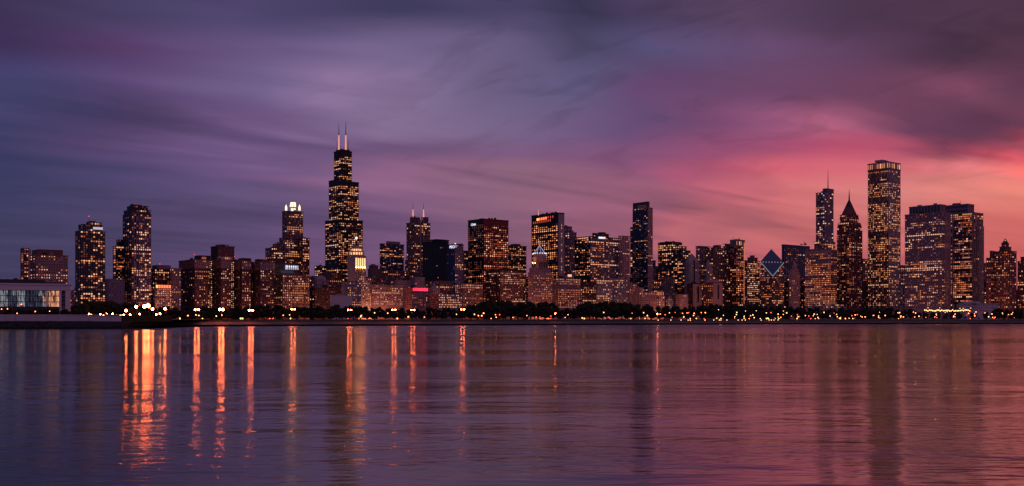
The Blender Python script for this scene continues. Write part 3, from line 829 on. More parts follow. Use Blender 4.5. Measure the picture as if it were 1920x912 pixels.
b = Bld('twin_mast_tower', 'dark stepped tower topped by two glowing pink masts', 2500, 785)
TM = dict(wall='granite_brown', glass='glass_dark', col=3.6, row=4.1, pf=.35, sf=.42, pal='warm', parapet=2)
b.tier(762.5, 777, 806.5, 417.5, p=.22, sp=.15, stick=.3, **TM)
b.tier(769, 776, 787, 408, 417.5, p=.05, dY=16, **TM)
b.tier(790.5, 796, 803, 408, 417.5, p=.05, dY=16, **TM)
for px in (774.3, 794.2):
    b.mast(px, 393, 408, 2.2, 30, 'glow_mast', 'mast_base', .5); b.mast(px, 380.5, 393, .9, 30, 'mast_white', 'mast', .3)
b.panel(786.6, 788.2, 411, 530, 'E', 0, .9, 'limestone_grey', 'pier', 1.5, 777)
b.panel(792.5, 793.7, 411, 530, 'E', 0, .9, 'limestone_grey', 'pier', 1.5, 777)
b.tier(759.5, 765, 782, 484, p=.3, dY=-14, **TM)

b = Bld('black_slab', 'black unlit slab tower right of the twin-mast tower', 2060, 818)
b.tier(792.5, 836, 841, 451, wall='steel_black', glass='glass_dark', col=4, row=4, pf=.25, sf=.35, p=.012, pal='dim', parapet=2, rowvar=False)
b.block('penthouse', 805, None, 836, 448.5, 451, 'steel_black', 12)
b = Bld('signed_tower', 'narrow tower with white roof lettering right of the black slab', 2000, 854)
b.tier(838, 853, 868.5, 459, wall='stone_purple', glass='glass_blue', col=3.8, row=4.2, pf=.4, sf=.42, p=.3, pal='warm', sp=.04, swall='panel_blue', parapet=2, bands=((459, 476, .08), (535, 550, .8)))
b.text('PEO', 844.5, 854, 465.5, 5.0, 'S', 853, 0, 2.0, 'glow_sign', 'white illuminated lettering')
b.panel(854, 856.5, 456, 464.5, 'S', 0, 1.6, 'glow_sign', 'sign_panel', .6, 858)
b.block('penthouse', 860, None, 868, 457, 460, 'granite_red', 8)
b = Bld('narrow_block', 'narrow dim block wedged against the left side of the red tower', 2120, 873)
b.tier(865, 870, 881, 471, wall='stone_purple', col=3.8, row=4.2, pf=.4, sf=.4, p=.25, pal='warm', stick=.3)

# red tower
b = Bld('red_tower', 'broad dark red office tower with glowing red-orange floors', 2060, 915, 'skyscraper')
b.tier(878, 907, 953, 411, wall='steel_red', glass='glass_dark', col=3.9, row=4.1, pf=.3, sf=.42, p=.75, pal='red', faint=.5, sp=.12, top_margin=9, parapet=2, stick=.6, swall='steel_black', bands=((411, 426, .2), (426, 438, .35), (482, 489, .06), (490, 540, .45)), spal='orange')
b.units(915, 931, 408.6, 411.5, 3, 30)
b.text('CNA', 884.5, 893.5, 421.5, 4.2, 'S', 907, 0, 2.0, 'glow_sign', 'white illuminated letters near the roof')
b = Bld('office_block', 'dark block with bright white floors peeping out right of the red tower', 2180, 970)
b.tier(951, 955, 986.5, 461, wall='steel_dark', col=3.6, row=4, pf=.3, sf=.4, p=.15, pal='yellow', bands=((464, 479, .85), (499, 509, .8)), sp=.2)
b.block('penthouse', 957, None, 976, 457.5, 461, 'steel_dark', 10)
b = Bld('midrise_block', 'wide stone block with two fully lit floors at the foot of the red tower', 1900, 950)
b.tier(911, 938, 985, 507, wall='granite_brown', col=3.2, row=4.1, pf=.35, sf=.45, p=.25, pal='orange', bands=((511, 516, .93), (522, 532, .96)), sp=.12, swall='brick_dark', parapet=1.5)
b.block('penthouse', 920, None, 972, 503.5, 507, 'brick_dark', 12)
b = Bld('low_block', 'low block with yellow top windows at the left foot of the red tower', 1860, 886)
b.tier(864, 868, 905, 533, wall='granite_brown', col=3.4, row=4.4, pf=.35, sf=.42, p=.25, pal='orange', bands=((533, 542, .95),), stick=.3)

# the avenue's low row
b = Bld('stone_block', 'lamplit pinkish stone block full of small windows, left of the red neon sign', 1700, 722)
b.tier(687.5, 697.5, 755, 534.5, wall='limestone_pink', col=3.4, row=4.6, pf=.5, sf=.5, p=.5, pal='pale', sblank=True, parapet=1, vis=572)
b.units(700, 748, 532.3, 535, 4, 10)
b = Bld('neon_sign_hotel', 'small hotel front glowing under a red neon sign', 1700, 785)
b.tier(760, 772, 804, 540, wall='limestone_pink', col=3.2, row=4.6, pf=.5, sf=.5, p=.4, pal='orange', sp=.02, swall='brick_brown', parapet=1, top_margin=8)
b.text('CONGRESS', 773.2, 800.4, 545.4, 5.2, 'E', 772, 0, 2.4, 'glow_red', 'red neon lettering')
b.panel(772.4, 803, 546.2, 547, 'E', 0, 1.2, 'steel_dark', 'sign_rail', 1.2, 772)
b = Bld('gothic_block', 'dim purple gabled block rising behind the red neon sign', 1840, 766)
b.tier(733, 742, 776, 527, wall='stone_purple', col=4.2, row=5, pf=.6, sf=.6, p=.06, pal='dim')
b.tier(770, 778, 796, 521, wall='stone_purple', col=4.2, row=5, pf=.6, sf=.6, p=.05, pal='dim', dY=10)
m_ = MB(); P_, ws_, we_, z0_, z1_ = b.geo(770, 778, 796, 521, None, 10); q = foot(P_, ws_, we_, 2); m_.cone(q, z1_ + 1, (sum(p[0] for p in q) / 4, sum(p[1] for p in q) / 4, z1_ + 9)); m_.build('roof', 'roof_dark', b.root)
b.mast(783, 514, 521, .6, 20)
b = Bld('spired_block', 'small church-like block with a pointed gable right of the neon sign', 1760, 815)
b.tier(806, 812, 824, 541, wall='stone_purple', col=4.2, row=5, pf=.6, sf=.6, p=.12, pal='pale')
m_ = MB(); P_, ws_, we_, z0_, z1_ = b.geo(808, 812, 820, 541, None, 3); q = foot(P_, ws_, we_); m_.cone(q, z1_ + .5, (sum(p[0] for p in q) / 4, sum(p[1] for p in q) / 4, zz_(528, 1768))); m_.build('spire', 'limestone_grey', b.root)
b = Bld('stone_block', 'low wide lamplit stone block with three lit rows, right of the neon sign', 1700, 838)
b.tier(806.5, 822.5, 866, 551.5, wall='limestone_pink', col=3.3, row=4.9, pf=.45, sf=.45, p=.8, pal='pale', sp=.03, parapet=1, rowvar=False, swall='brick_brown')

# pyramid-topped tower and neighbours
b = Bld('pyramid_tower', 'stone tower with a glowing lilac pyramid cage and ring of white lights', 1900, 1012)
b.tier(990.5, 1000, 1036, 511, wall='limestone_pink', col=3.6, row=4.6, pf=.5, sf=.5, p=.5, pal='orange', sp=.15, parapet=1, stick=.3, bands=((527, 532, .8), (547, 552, .8)))
b.tier(993, 1001, 1032, 503, 511, wall='limestone_pink', col=4, row=4.6, pf=.6, sf=.6, p=.05, dY=8, parapet=1)
b.tier(998, 1005, 1026.5, 491, 503, wall='limestone_pink', col=4.5, row=12, pf=.35, sf=.15, p=.05, dY=14, parapet=1)
Yp = 1932
m_ = MB(); m_.prism(ngon(1012, Yp, 14.5, 8, .393), zz_(492, Yp), zz_(484, Yp)); m_.build('drum', 'limestone_pink', b.root)
m_ = MB(); m_.prism(ngon(1012, Yp, 14.0, 8, .393), zz_(484, Yp), zz_(477, Yp), 0, ngon(1012, Yp, 12, 8, .393)); m_.build('shoulder', 'limestone_pink', b.root)
b.panel(999, 1004, 482, 491, 'E', 16, 1.6, 'win_orange', 'uplight_glow', .6, 998)  # glowing panel in place of the orange uplight on the stone
for px in (999.0, 1003.5):
    m_ = MB(); m_.ball((*pt(px, 1904), zz_(493.5, 1904)), .6, 8, 6); m_.build('added_floodlight', 'bulb_gold', b.root)  # bulbs added for the orange streak in the water
ring = ngon(1012, Yp, 12.2, 16)
for q in ring:
    m_ = MB(); m_.ball((q[0], q[1], zz_(475.6, Yp)), 1.15, 6, 4); m_.build('ring_lamp', 'glow_sign', b.root)
ap = (*pt(1011.5, Yp), zz_(460, Yp))
for q in ngon(1012, Yp, 11.2, 8, .2):
    m_ = MB(); m_.tube((q[0], q[1], zz_(476, Yp)), ap, .42, .3); m_.build('pyramid_rib', 'glow_lilac', b.root)
m_ = MB(); m_.cone(ngon(1012, Yp, 10.2, 8, .2), zz_(476.5, Yp), (ap[0], ap[1], ap[2] - 1)); m_.build('pyramid', 'glass_purple', b.root)
m_ = MB(); m_.tube(ap, (ap[0], ap[1], zz_(451.5, Yp)), .8, .25); m_.build('spire', 'glow_edge', b.root)

b = Bld('red_lit_tower', 'tower with a red-lit top storey and a pale concrete side wall', 2150, 1030, 'skyscraper')
b.tier(997, 1046, 1057.5, 399.5, wall='steel_black', glass='glass_dark', col=4.2, row=4.1, pf=.3, sf=.4, p=.62, pal='yellow', swall=None, top_margin=19, eblank=True, parapet=2, stick=.7, bands=((480, 500, .35), (418, 424, .3)))
b.panel(1046.2, 1057.2, 401, 560, 'E', 0, .9, 'limestone_grey', 'side_wall', .8, 1046)
for k in range(22):
    if k % 4 != 3: b.panel(1051.2, 1052.6, 416 + k * 5.2, 419 + k * 5.2, 'E', 0, 1.8, 'win_amber' if k % 3 else 'win_faint', 'stair_window', .2, 1046)
for k in range(5): b.panel(1007 + k * 4, 1009.6 + k * 4 + (1 if k == 0 else 0), 405.6 - k * .25, 410 - k * .25, 'S', 0, .9, 'glow_gold' if k in (0,) else 'glow_hot', 'lit_bay', .4, 1046)
for k in range(9): b.panel(1000.5 + k * 3.9, 1001.9 + k * 3.9, 411.5 - k * .2, 415.5 - k * .2, 'S', 0, .9, 'win_red', 'lit_bay', .3, 1046)
b.panel(998.5, 1042, 403.5, 416, 'S', 0, .25, 'glow_red_dim', 'red_wash_panel', .3, 1046, label='dim glowing panel for the red light on the top wall')  # glowing panel stands in for red light on the wall
for k in range(3): b.panel(1028 + k * 4.3, 1029.3 + k * 4.3, 403.8, 407.8, 'S', 0, .9, 'win_red', 'lit_bay', .3, 1046)
b.mast(1009.5, 393, 404, 1.0, 22, 'glow_mast', 'antenna', .2); b.mast(1046.5, 396, 400, .8, 12, 'glow_mast', 'antenna', .5)
b = Bld('stepped_tower', 'dim mauve stepped tower right of the concrete side wall', 2350, 1068)
b.tier(1052, 1062, 1072, 425, wall='stone_purple', glass='glass_purple', col=4, row=4.2, pf=.35, sf=.4, p=.1, pal='dim')
b.tier(1060, 1068, 1080.5, 436, wall='stone_purple', glass='glass_purple', col=4, row=4.2, pf=.35, sf=.4, p=.14, pal='warm', dY=-16)
b = Bld('stone_block', 'stone block with two bright lit floors and a roof light, right of the pyramid tower', 1880, 1064)
b.tier(1036, 1046, 1088, 522, wall='limestone_pink', col=3.3, row=4.4, pf=.4, sf=.45, p=.5, pal='orange', bands=((527, 533, .96), (540, 549, .97), (536, 541, .1), (560, 575, .8)), sp=.15, parapet=1, swall='granite_brown')
b.block('penthouse', 1056, None, 1076, 516.5, 522.5, 'limestone_grey', 14)
b.panel(1064, 1071, 515, 519, 'E', 14, .8, 'win_white', 'roof_light', .5, corner(1056, 1076, 1894))

b = Bld('broad_tower', 'broad multi-faced office tower with a white sign in the middle of its top', 2150, 1130, 'skyscraper')
BT = dict(col=3.7, row=4.1, pal='warm')
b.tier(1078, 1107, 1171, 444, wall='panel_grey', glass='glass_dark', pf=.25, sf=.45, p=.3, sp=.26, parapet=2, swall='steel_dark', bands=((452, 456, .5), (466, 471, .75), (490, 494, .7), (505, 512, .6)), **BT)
b.tier(1160, 1167, 1180.5, 443, wall='limestone_pink', glass='glass_dark', pf=.5, sf=.55, p=.2, dY=40, parapet=2, **BT)
b.tier(1111, 1113, 1141, 437.5, 444, wall='steel_dark', glass='glass_dark', pf=.3, sf=.6, p=.05, dY=8, parapet=1, **BT)
b.block('penthouse', 1121, None, 1136, 435.5, 438, 'steel_dark', 16)
b.panel(1121.5, 1130.5, 443.2, 446.6, 'E', 0, 1.6, 'glow_sign', 'sign_panel', .5, 1107, label='white illuminated sign')
b.panel(1131.3, 1134, 443.4, 446.4, 'E', 0, 1.6, 'glow_sign', 'sign_panel', .5, 1107)
b = Bld('brick_block', 'dark brick block with orange windows right of the roof-lit stone block', 1980, 1102)
b.tier(1086, 1092, 1117, 530, wall='brick_dark', col=3.4, row=4.4, pf=.4, sf=.42, p=.5, pal='orange')
b = Bld('stone_block', 'mauve stone block with pale windows below the broad tower, nearer its dark side', 2010, 1131)
b.tier(1114, 1118, 1148, 524.5, wall='limestone_grey', col=3.3, row=4.4, pf=.45, sf=.45, p=.5, pal='pale', stick=.3)
b.units(1120, 1142, 522, 525, 3, 8)
b = Bld('stone_block', 'mauve stone block with pale windows below the broad tower, nearer its lit end', 2050, 1164)
b.tier(1148, 1151, 1179, 524, wall='limestone_grey', col=3.3, row=4.4, pf=.45, sf=.45, p=.42, pal='pale', stick=.3)
b.block('penthouse', 1158, None, 1170, 520.5, 524.5, 'limestone_grey', 8)
b = Bld('stone_block', 'plain pink-lit block at the left foot of the slim blue tower', 2080, 1187)
b.tier(1176, 1180, 1194, 533, wall='limestone_pink', col=3.6, row=5, pf=.6, sf=.6, p=.25, pal='orange')
b.tier(1192, 1195, 1205.5, 540, wall='limestone_pink', col=3.6, row=5, pf=.6, sf=.6, p=.15, pal='orange', dY=8)

# slim blue tower
b = Bld('slim_blue_tower', 'slim dark blue glass tower with a slanted top and a pale right edge', 2230, 1203, 'skyscraper')
SB = dict(wall='panel_blue', glass='glass_blue', col=3.4, row=3.8, pf=.15, sf=.3, pal='cool', parapet=0)
b.tier(1186.5, 1214.5, 1223.5, 389, p=.1, sp=.1, swall='panel_blue', **{**SB, 'wall': 'limestone_pink', 'sf': .6, 'pf': .3}, bands=((450, 560, .14),))
P_, ws_, we_, z0_, z1_ = b.geo(1186.5, 1214.5, 1218, 378, 389, 0)
q = foot(P_, ws_, we_, .05)
m_ = MB(); n0 = 0
lowz = zz_(381.5, q[3][1])
m_.v += [(p[0], p[1], z0_) for p in q] + [(q[0][0], q[0][1], z1_), (q[1][0], q[1][1], z1_), (q[2][0], q[2][1], lowz), (q[3][0], q[3][1], lowz)]
m_.f += [(0, 1, 5, 4), (1, 2, 6, 5), (2, 3, 7, 6), (3, 0, 4, 7), (4, 5, 6, 7), (3, 2, 1, 0)]; m_.m += [0] * 6
m_.build('slanted_crown', 'glass_blue', b.root)
for k in range(4): b.panel(1196, 1212.5, 384.5 + k * 2.3, 385.2 + k * 2.3, 'S', 0, .5, 'win_faint', 'crown_fin', .3, 1214.5)
b.tier(1182, 1186, 1190, 426, p=.16, dY=-6, **SB)
b = Bld('stepped_block', 'dim stepped block tucked behind the right edge of the slim blue tower', 2400, 1226)
b.tier(1215, 1219, 1229, 489, wall='stone_purple', col=4, row=4.4, pf=.5, sf=.5, p=.08, pal='dim')
b.tier(1224, 1228, 1235, 500, wall='stone_purple', col=4, row=4.4, pf=.5, sf=.5, p=.06, pal='dim', dY=-14)

b = Bld('terraced_tower', 'dark terraced tower with bright rows under its flat roof, right of the slim blue tower', 2350, 1264)
TT = dict(wall='steel_dark', glass='glass_blue', col=3.8, row=4.2, pf=.22, sf=.4, pal='yellow', parapet=1.5, stick=.5)
b.tier(1234, 1259, 1278.5, 454.5, p=.28, bands=((458, 465, .85),), sp=.3, **TT)
b.tier(1262, 1270, 1287, 462, p=.4, dY=-10, bands=((462, 470, .8),), **TT)
b.tier(1270, 1280, 1294, 470, p=.35, dY=-20, **TT)
b.block('roof_slab', 1236, 1258, 1277, 453, 455, 'steel_dark', 6)
b = Bld('gabled_tower', 'dusky stone tower with a pointed arched top and a dark central groove', 2270, 1297)
b.tier(1284, 1292, 1310.5, 492, wall='limestone_grey', col=4.4, row=4.4, pf=.6, sf=.55, p=.12, pal='dim', sp=.05)
P_, ws_, we_, z0_, z1_ = b.geo(1284, 1292, 1310.5, 492)
m_ = MB(); q = foot(P_, ws_, we_); m_.prism(q, z1_, zz_(484, 2270), 0, foot(P_, ws_, we_, 4)); q2 = foot(P_, ws_, we_, 4); m_.cone(q2, zz_(484, 2270), (sum(p[0] for p in q) / 4, sum(p[1] for p in q) / 4, zz_(475, 2280))); m_.build('pointed_roof', 'limestone_grey', b.root)
b.panel(1300, 1302.4, 488, 560, 'E', 0, .8, 'glass_dark', 'window_groove', .3, 1292)
b = Bld('twin_block_tower', 'dark twin-block tower with scattered yellow windows behind the gabled slab', 2420, 1331)
b.tier(1305, 1312, 1331, 462, wall='stone_purple', col=3.8, row=4.2, pf=.3, sf=.4, p=.3, pal='warm', parapet=2)
b.tier(1324, 1337, 1358, 465, wall='granite_brown', col=3.8, row=4.2, pf=.3, sf=.4, p=.22, pal='yellow', dY=-18, parapet=2, bands=((491, 497, .7),))
b.block('penthouse', 1338, None, 1352, 459.5, 465, 'granite_brown', -6)
b = Bld('spired_block', 'small pale stone spire standing before the dark twin-block tower', 2300, 1328)
b.tier(1322, 1326, 1334.5, 500, wall='limestone_grey', col=4, row=4.6, pf=.6, sf=.6, p=.1, pal='dim')
m_ = MB(); P_, ws_, we_, z0_, z1_ = b.geo(1322, 1326, 1334.5, 500); q = foot(P_, ws_, we_, 1); m_.cone(q, z1_, (sum(p[0] for p in q) / 4, sum(p[1] for p in q) / 4, zz_(485, 2300))); m_.build('spire', 'limestone_grey', b.root)
b = Bld('stone_slab', 'pink stone slab with a dark window stripe below the gabled tower', 2150, 1306)
b.tier(1288, 1299, 1316, 532, wall='limestone_pink', col=5, row=4.6, pf=.6, sf=.6, p=.1, pal='orange', swall='brick_dark', sp=.15)
b.panel(1307, 1310, 537, 566, 'E', 0, .9, 'glass_dark', 'window_groove', .3, 1299)
b = Bld('gabled_slab', 'pink stone slab with a gabled top and a dark window stripe', 2150, 1340)
b.tier(1320, 1337, 1354.5, 530, wall='limestone_pink', eblank=True, col=4.2, row=4.6, pf=.5, sf=.5, p=.35, sp=.35, pal='orange', swall='brick_brown')
P_, ws_, we_, z0_, z1_ = b.geo(1320, 1337, 1354.5, 530)
q = foot(P_, ws_, we_); mid = ((q[0][0] + q[1][0]) / 2, (q[0][1] + q[1][1]) / 2); mid2 = ((q[2][0] + q[3][0]) / 2, (q[2][1] + q[3][1]) / 2); zt_ = zz_(524, 2155)
m_ = MB(); m_.v += [(*q[0], z1_), (*q[1], z1_), (*q[2], z1_), (*q[3], z1_), (*mid, zt_), (*mid2, zt_)]; m_.f += [(0, 1, 4), (1, 2, 5, 4), (2, 3, 5), (3, 0, 4, 5), (3, 2, 1, 0)]; m_.m += [0] * 5; m_.build('gable', 'limestone_pink', b.root)
b.panel(1345, 1347.6, 534, 561, 'E', 0, .9, 'glass_dark', 'window_groove', .3, 1337)
b = Bld('lit_spire', 'small floodlit church spire glowing orange above the trees', 2080, 1240)
b.tier(1231, 1235, 1246, 556, wall='limestone_pink', col=4, row=5, pf=.5, sf=.5, p=.5, pal='orange')
m_ = MB(); m_.prism(ngon(1238.5, 2092, 5.5, 8), zz_(556, 2092), zz_(545, 2092), 0, ngon(1238.5, 2092, 4.6, 8)); m_.build('belfry', 'limestone_pink', b.root)
for k in (0, 2, 4, 5, 6):
    q = ngon(1238.5, 2092, 5.4, 8)[k]; m_ = MB(); m_.tube((q[0], q[1], zz_(554, 2092)), (q[0], q[1], zz_(548, 2092)), .9, .9); m_.build('belfry_light', 'win_amber', b.root)
m_ = MB(); m_.cone(ngon(1238.5, 2092, 5.0, 8), zz_(545, 2092), (*pt(1238.5, 2092), zz_(534, 2092))); m_.build('spire', 'roof_dark', b.root)
b = Bld('glowing_kiosk', 'small fiery orange lit pavilion front among the trees', 1900, 1255)
b.tier(1249, 1252, 1262, 560, wall='limestone_pink', col=3, row=4, pf=.4, sf=.4, p=.95, pal='orange', parapet=.6, rowvar=False)
m_ = MB(); m_.cone(ngon(1255.5, 1906, 4.5, 8), zz_(560, 1906), (*pt(1255.5, 1906), zz_(553, 1906))); m_.build('roof', 'limestone_pink', b.root)
b = Bld('stone_block', 'squat salmon stone block between the lit spire and the pink slab', 2100, 1278)
b.tier(1267, 1275, 1289.5, 553, wall='limestone_pink', col=3.8, row=4.6, pf=.55, sf=.55, p=.4, pal='orange', sp=.05)
b = Bld('low_row', 'low salmon stone front with one bright lit strip below the slim blue tower', 2050, 1216)
b.tier(1199, 1203, 1232, 549, wall='limestone_pink', col=3.6, row=4.6, pf=.5, sf=.5, p=.3, pal='orange', bands=((549, 553, .9),))
b = Bld('dark_block', 'dark unlit block filling the gap left of the gabled tower', 2320, 1268)
b.tier(1236, 1244, 1290, 520, wall='stone_purple', col=4, row=4.6, pf=.5, sf=.5, p=.1, pal='dim')

b = Bld('lantern_tower', 'dark tower whose right-hand shaft ends in a bright striped lantern', 2420, 1376)
b.tier(1356.5, 1362, 1380, 458, wall='granite_brown', col=3.8, row=4.2, pf=.3, sf=.42, p=.22, pal='warm', dY=12, parapet=2)
b.tier(1369, 1380, 1396, 462, wall='granite_brown', col=3.6, row=4.1, pf=.3, sf=.42, p=.6, pal='orange', sp=.3, parapet=1, swall='granite_red')
b.tier(1369, 1380, 1396, 450, 462, wall='limestone_grey', col=3.0, row=12, pf=.4, sf=.3, p=.98, pal='yellow', sp=.4, parapet=2, rowvar=False)
b.panel(1394.2, 1395.4, 455, 570, 'E', 0, 1.0, 'win_amber', 'edge_light', .4, 1380)
b.mast(1375, 444, 452, .7, 14)
b = Bld('striped_tower', 'tower of bright golden floor stripes under a small stepped cap', 2350, 1410)
b.tier(1396, 1401, 1424, 489, wall='granite_brown', col=3.2, row=4.0, pf=.12, sf=.5, p=.8, pal='yellow', sp=.15, bands=((545, 580, .3),), rowvar=False)
b.tier(1402, 1406, 1420, 483.5, 489, wall='granite_brown', col=4, row=4, pf=.5, sf=.5, p=.2, pal='dim', dY=10)
b.block('cap', 1406, None, 1415, 479, 484, 'granite_brown', 16)

# diamond-topped tower: a prism cut off by a slanting rhombic roof
b = Bld('diamond_tower', 'tower with a slanting diamond-shaped blue glass roof edged in white light', 2300, 1447, 'skyscraper')
b.tier(1424.5, 1447, 1470, 519, wall='granite_brown', glass='glass_dark', col=3.4, row=4.1, pf=.15, sf=.55, p=.4, pal='orange', sp=.4, parapet=0, bands=((519, 523, .8),))
Yd = 2300.0
def d3(px, py, dY): return (*pt(px, Yd + dY), zz_(py, Yd + dY))
Lp, Rp, Tp, Bp = d3(1425.5, 492, 34), d3(1469.5, 493, 34), d3(1446, 468, 66), d3(1449, 518.5, 1)
m_ = MB()
b0 = [(Lp[0], Lp[1], zz_(519, Yd)), (Bp[0], Bp[1], zz_(519, Yd)), (Rp[0], Rp[1], zz_(519, Yd)), (Tp[0], Tp[1], zz_(519, Yd))]
m_.face([b0[0], b0[1], Bp, Lp]); m_.face([b0[1], b0[2], Rp, Bp]); m_.face([b0[2], b0[3], Tp, Rp]); m_.face([b0[3], b0[0], Lp, Tp]); m_.face(b0[::-1])
us = m_.build('upper_storeys', 'granite_brown', b.root)
m_ = MB(); rg = random.Random(8)
for A, B in ((Lp, Bp), (Rp, Bp)):
    for r in range(7):
        zc = zz_(516 - r * 4.1, Yd)
        for c in range(9):
            t = (c + .5) / 9; ztop_ = A[2] + (B[2] - A[2]) * t - 3.2
            if zc > ztop_ or rg.random() > .5: continue
            x_, y_ = A[0] + (B[0] - A[0]) * t, A[1] + (B[1] - A[1]) * t - .5; ux, uy = (B[0] - A[0]) / 9 * .3, (B[1] - A[1]) / 9 * .3
            m_.quad((x_ - ux, y_ - uy, zc - 1), (x_ + ux, y_ + uy, zc - 1), (x_ + ux, y_ + uy, zc + 1), (x_ - ux, y_ - uy, zc + 1), rg.choice((1, 1, 2, 6, 0)))
m_.build('lit_windows', WIN, us, kind='stuff')
cx, cy, cz = [(Lp[i] + Rp[i]) / 2 for i in range(3)]
m_ = MB(); up = .35
m_.face([(p[0], p[1] - .2, p[2] + up) for p in (Lp, Bp, Rp)]); m_.face([(p[0], p[1] - .2, p[2] + up) for p in (Lp, Rp, Tp)]); m_.build('diamond_roof', 'glass_teal', b.root)
for A, B in ((Lp, Bp), (Bp, Rp)):
    m_ = MB(); m_.tube((A[0], A[1] - .8, A[2] + .5), (B[0], B[1] - .8, B[2] + .5), .75, .75); m_.build('edge_light', 'glow_edge', b.root)
for A, B in ((Lp, Tp), (Tp, Rp)):
    m_ = MB(); m_.tube((A[0], A[1] - .5, A[2] + .4), (B[0], B[1] - .5, B[2] + .4), .45, .45); m_.build('roof_edge', 'panel_grey', b.root)
for k in range(7):
    t = .12 + k * .125; p_ = [Lp[i] + (Rp[i] - Lp[i]) * t for i in range(3)]
    m_ = MB(); m_.ball((p_[0], p_[1] - 1.2, p_[2] + .8), .7, 6, 4); m_.build('roof_lamp', 'win_white', b.root)

b = Bld('blue_slab', 'flat-topped dark blue slab behind the diamond roof', 2700, 1492)
b.tier(1466, 1470, 1518, 459.5, wall='panel_blue', glass='glass_teal', col=3.6, row=4, pf=.2, sf=.4, p=.05, pal='cool', top_margin=4, parapet=3, bands=((520, 580, .2),))
b.units(1500, 1514, 456, 459.5, 2, 30); b.mast(1507.5, 451.5, 459, .9, 30)
b = Bld('stepped_spire_block', 'slender pink stone building stepping up to a thin spire', 2240, 1490)
b.tier(1479.5, 1484, 1499.5, 516, wall='limestone_pink', col=3.8, row=4.6, pf=.6, sf=.5, p=.25, pal='orange')
b.tier(1482.5, 1486, 1497, 506, 516, wall='limestone_pink', col=3.8, row=4.6, pf=.6, sf=.5, p=.1, dY=6)
b.tier(1486, 1488.5, 1494.5, 498, 506, wall='limestone_pink', col=3.8, row=4.6, pf=.6, sf=.5, p=.1, dY=11, parapet=.8)
m_ = MB(); P_, ws_, we_, z0_, z1_ = b.geo(1486.5, 1489, 1494, 498, None, 12); q = foot(P_, ws_, we_); m_.cone(q, z1_, (sum(p[0] for p in q) / 4, sum(p[1] for p in q) / 4, zz_(488, 2252))); m_.build('spire', 'limestone_pink', b.root)

b = Bld('orange_slab', 'wide boxy slab with orange-lit floors before the silver tower', 2330, 1538, 'skyscraper')
b.tier(1509.5, 1558, 1569, 469, wall='granite_brown', glass='glass_dark', col=3.3, row=4.2, pf=.28, sf=.5, p=.4, sp=.5, pal='orange', spal='orange', parapet=2, top_margin=5, stick=.7, swall='limestone_pink', bands=((492, 497, .85), (510, 516, .8), (524, 529, .8), (541, 548, .85), (556, 574, .95)))
b.block('penthouse', 1515, None, 1556, 466.5, 469, 'granite_brown', 20)
b = Bld('silver_tower', 'slim silver-grey tower with a thin mast, behind the orange-lit slab', 3000, 1546, 'skyscraper')
ST = dict(wall='panel_grey', glass='glass_purple', col=3.6, row=4, pf=.2, sf=.35, pal='pale', parapet=2)
b.tier(1530, 1546, 1562.5, 361, p=.12, sp=.3, stick=.2, **ST)
b.tier(1543, 1550, 1563, 354, 361, p=0, dY=12, **ST)
b.tier(1527, 1546, 1565.5, 453, p=.2, dY=-12, **ST)
b.mast(1552.5, 318, 354, 1.5, 30, 'metal_pole', 'mast', .2)
b.block('crown', 1540, None, 1549, 358, 361, 'panel_grey', 14)

# pointed granite tower
b = Bld('pointed_tower', 'dark granite tower with chevron shoulders tapering to a needle spire', 2420, 1592, 'skyscraper')
PT = dict(wall='granite_red', glass='glass_dark', col=3.7, row=4.1, pf=.35, sf=.4, pal='orange', parapet=1.5)
b.tier(1569.5, 1592, 1616.5, 431, p=.35, sp=.4, stick=.4, **PT)
b.tier(1573, 1592, 1612.5, 417, 431, p=.3, dY=6, **PT)
b.tier(1575.5, 1592, 1609, 403, 417, p=.3, dY=10, **PT)
P_, ws_, we_, z0_, z1_ = b.geo(1577, 1592, 1607.5, 403, None, 14)
q = foot(P_, ws_, we_); c_ = (sum(p[0] for p in q) / 4, sum(p[1] for p in q) / 4)
m_ = MB(); m_.prism(q, z1_, zz_(388, 2440), 0, [(c_[0] + (p[0] - c_[0]) * .52, c_[1] + (p[1] - c_[1]) * .52) for p in q])
m_.build('lower_roof', 'granite_red', b.root)
m_ = MB(); q2 = [(c_[0] + (p[0] - c_[0]) * .52, c_[1] + (p[1] - c_[1]) * .52) for p in q]
m_.prism(q2, zz_(388, 2440) + .05, zz_(374, 2440), 0, [(c_[0] + (p[0] - c_[0]) * .09, c_[1] + (p[1] - c_[1]) * .09) for p in q]); m_.build('upper_roof', 'steel_dark', b.root)
m_ = MB(); m_.tube((*c_, zz_(375, 2440)), (*c_, zz_(354, 2440)), 1.9, .3); m_.build('spire', 'metal_pole', b.root)
for (xa, yy) in ((1576, 408), (1608.5, 408), (1571.5, 424), (1614, 424)):
    m_ = MB(); P1 = pt(xa, 2445); m_.cone(ngon(xa, 2445, 3.0, 4, .7), zz_(yy + 4, 2445), (*P1, zz_(yy - 6, 2445))); m_.build('pinnacle', 'granite_red', b.root)
for k in range(4):
    for sgn, fc in ((-1, 'S'), (1, 'E')):
        b.panel(1592 + sgn * (4 + k * 4.4), 1592 + sgn * (5.3 + k * 4.4), 420 + k * 3, 560, fc, 0, .9, 'granite_red', 'rib', 1.2, 1592)

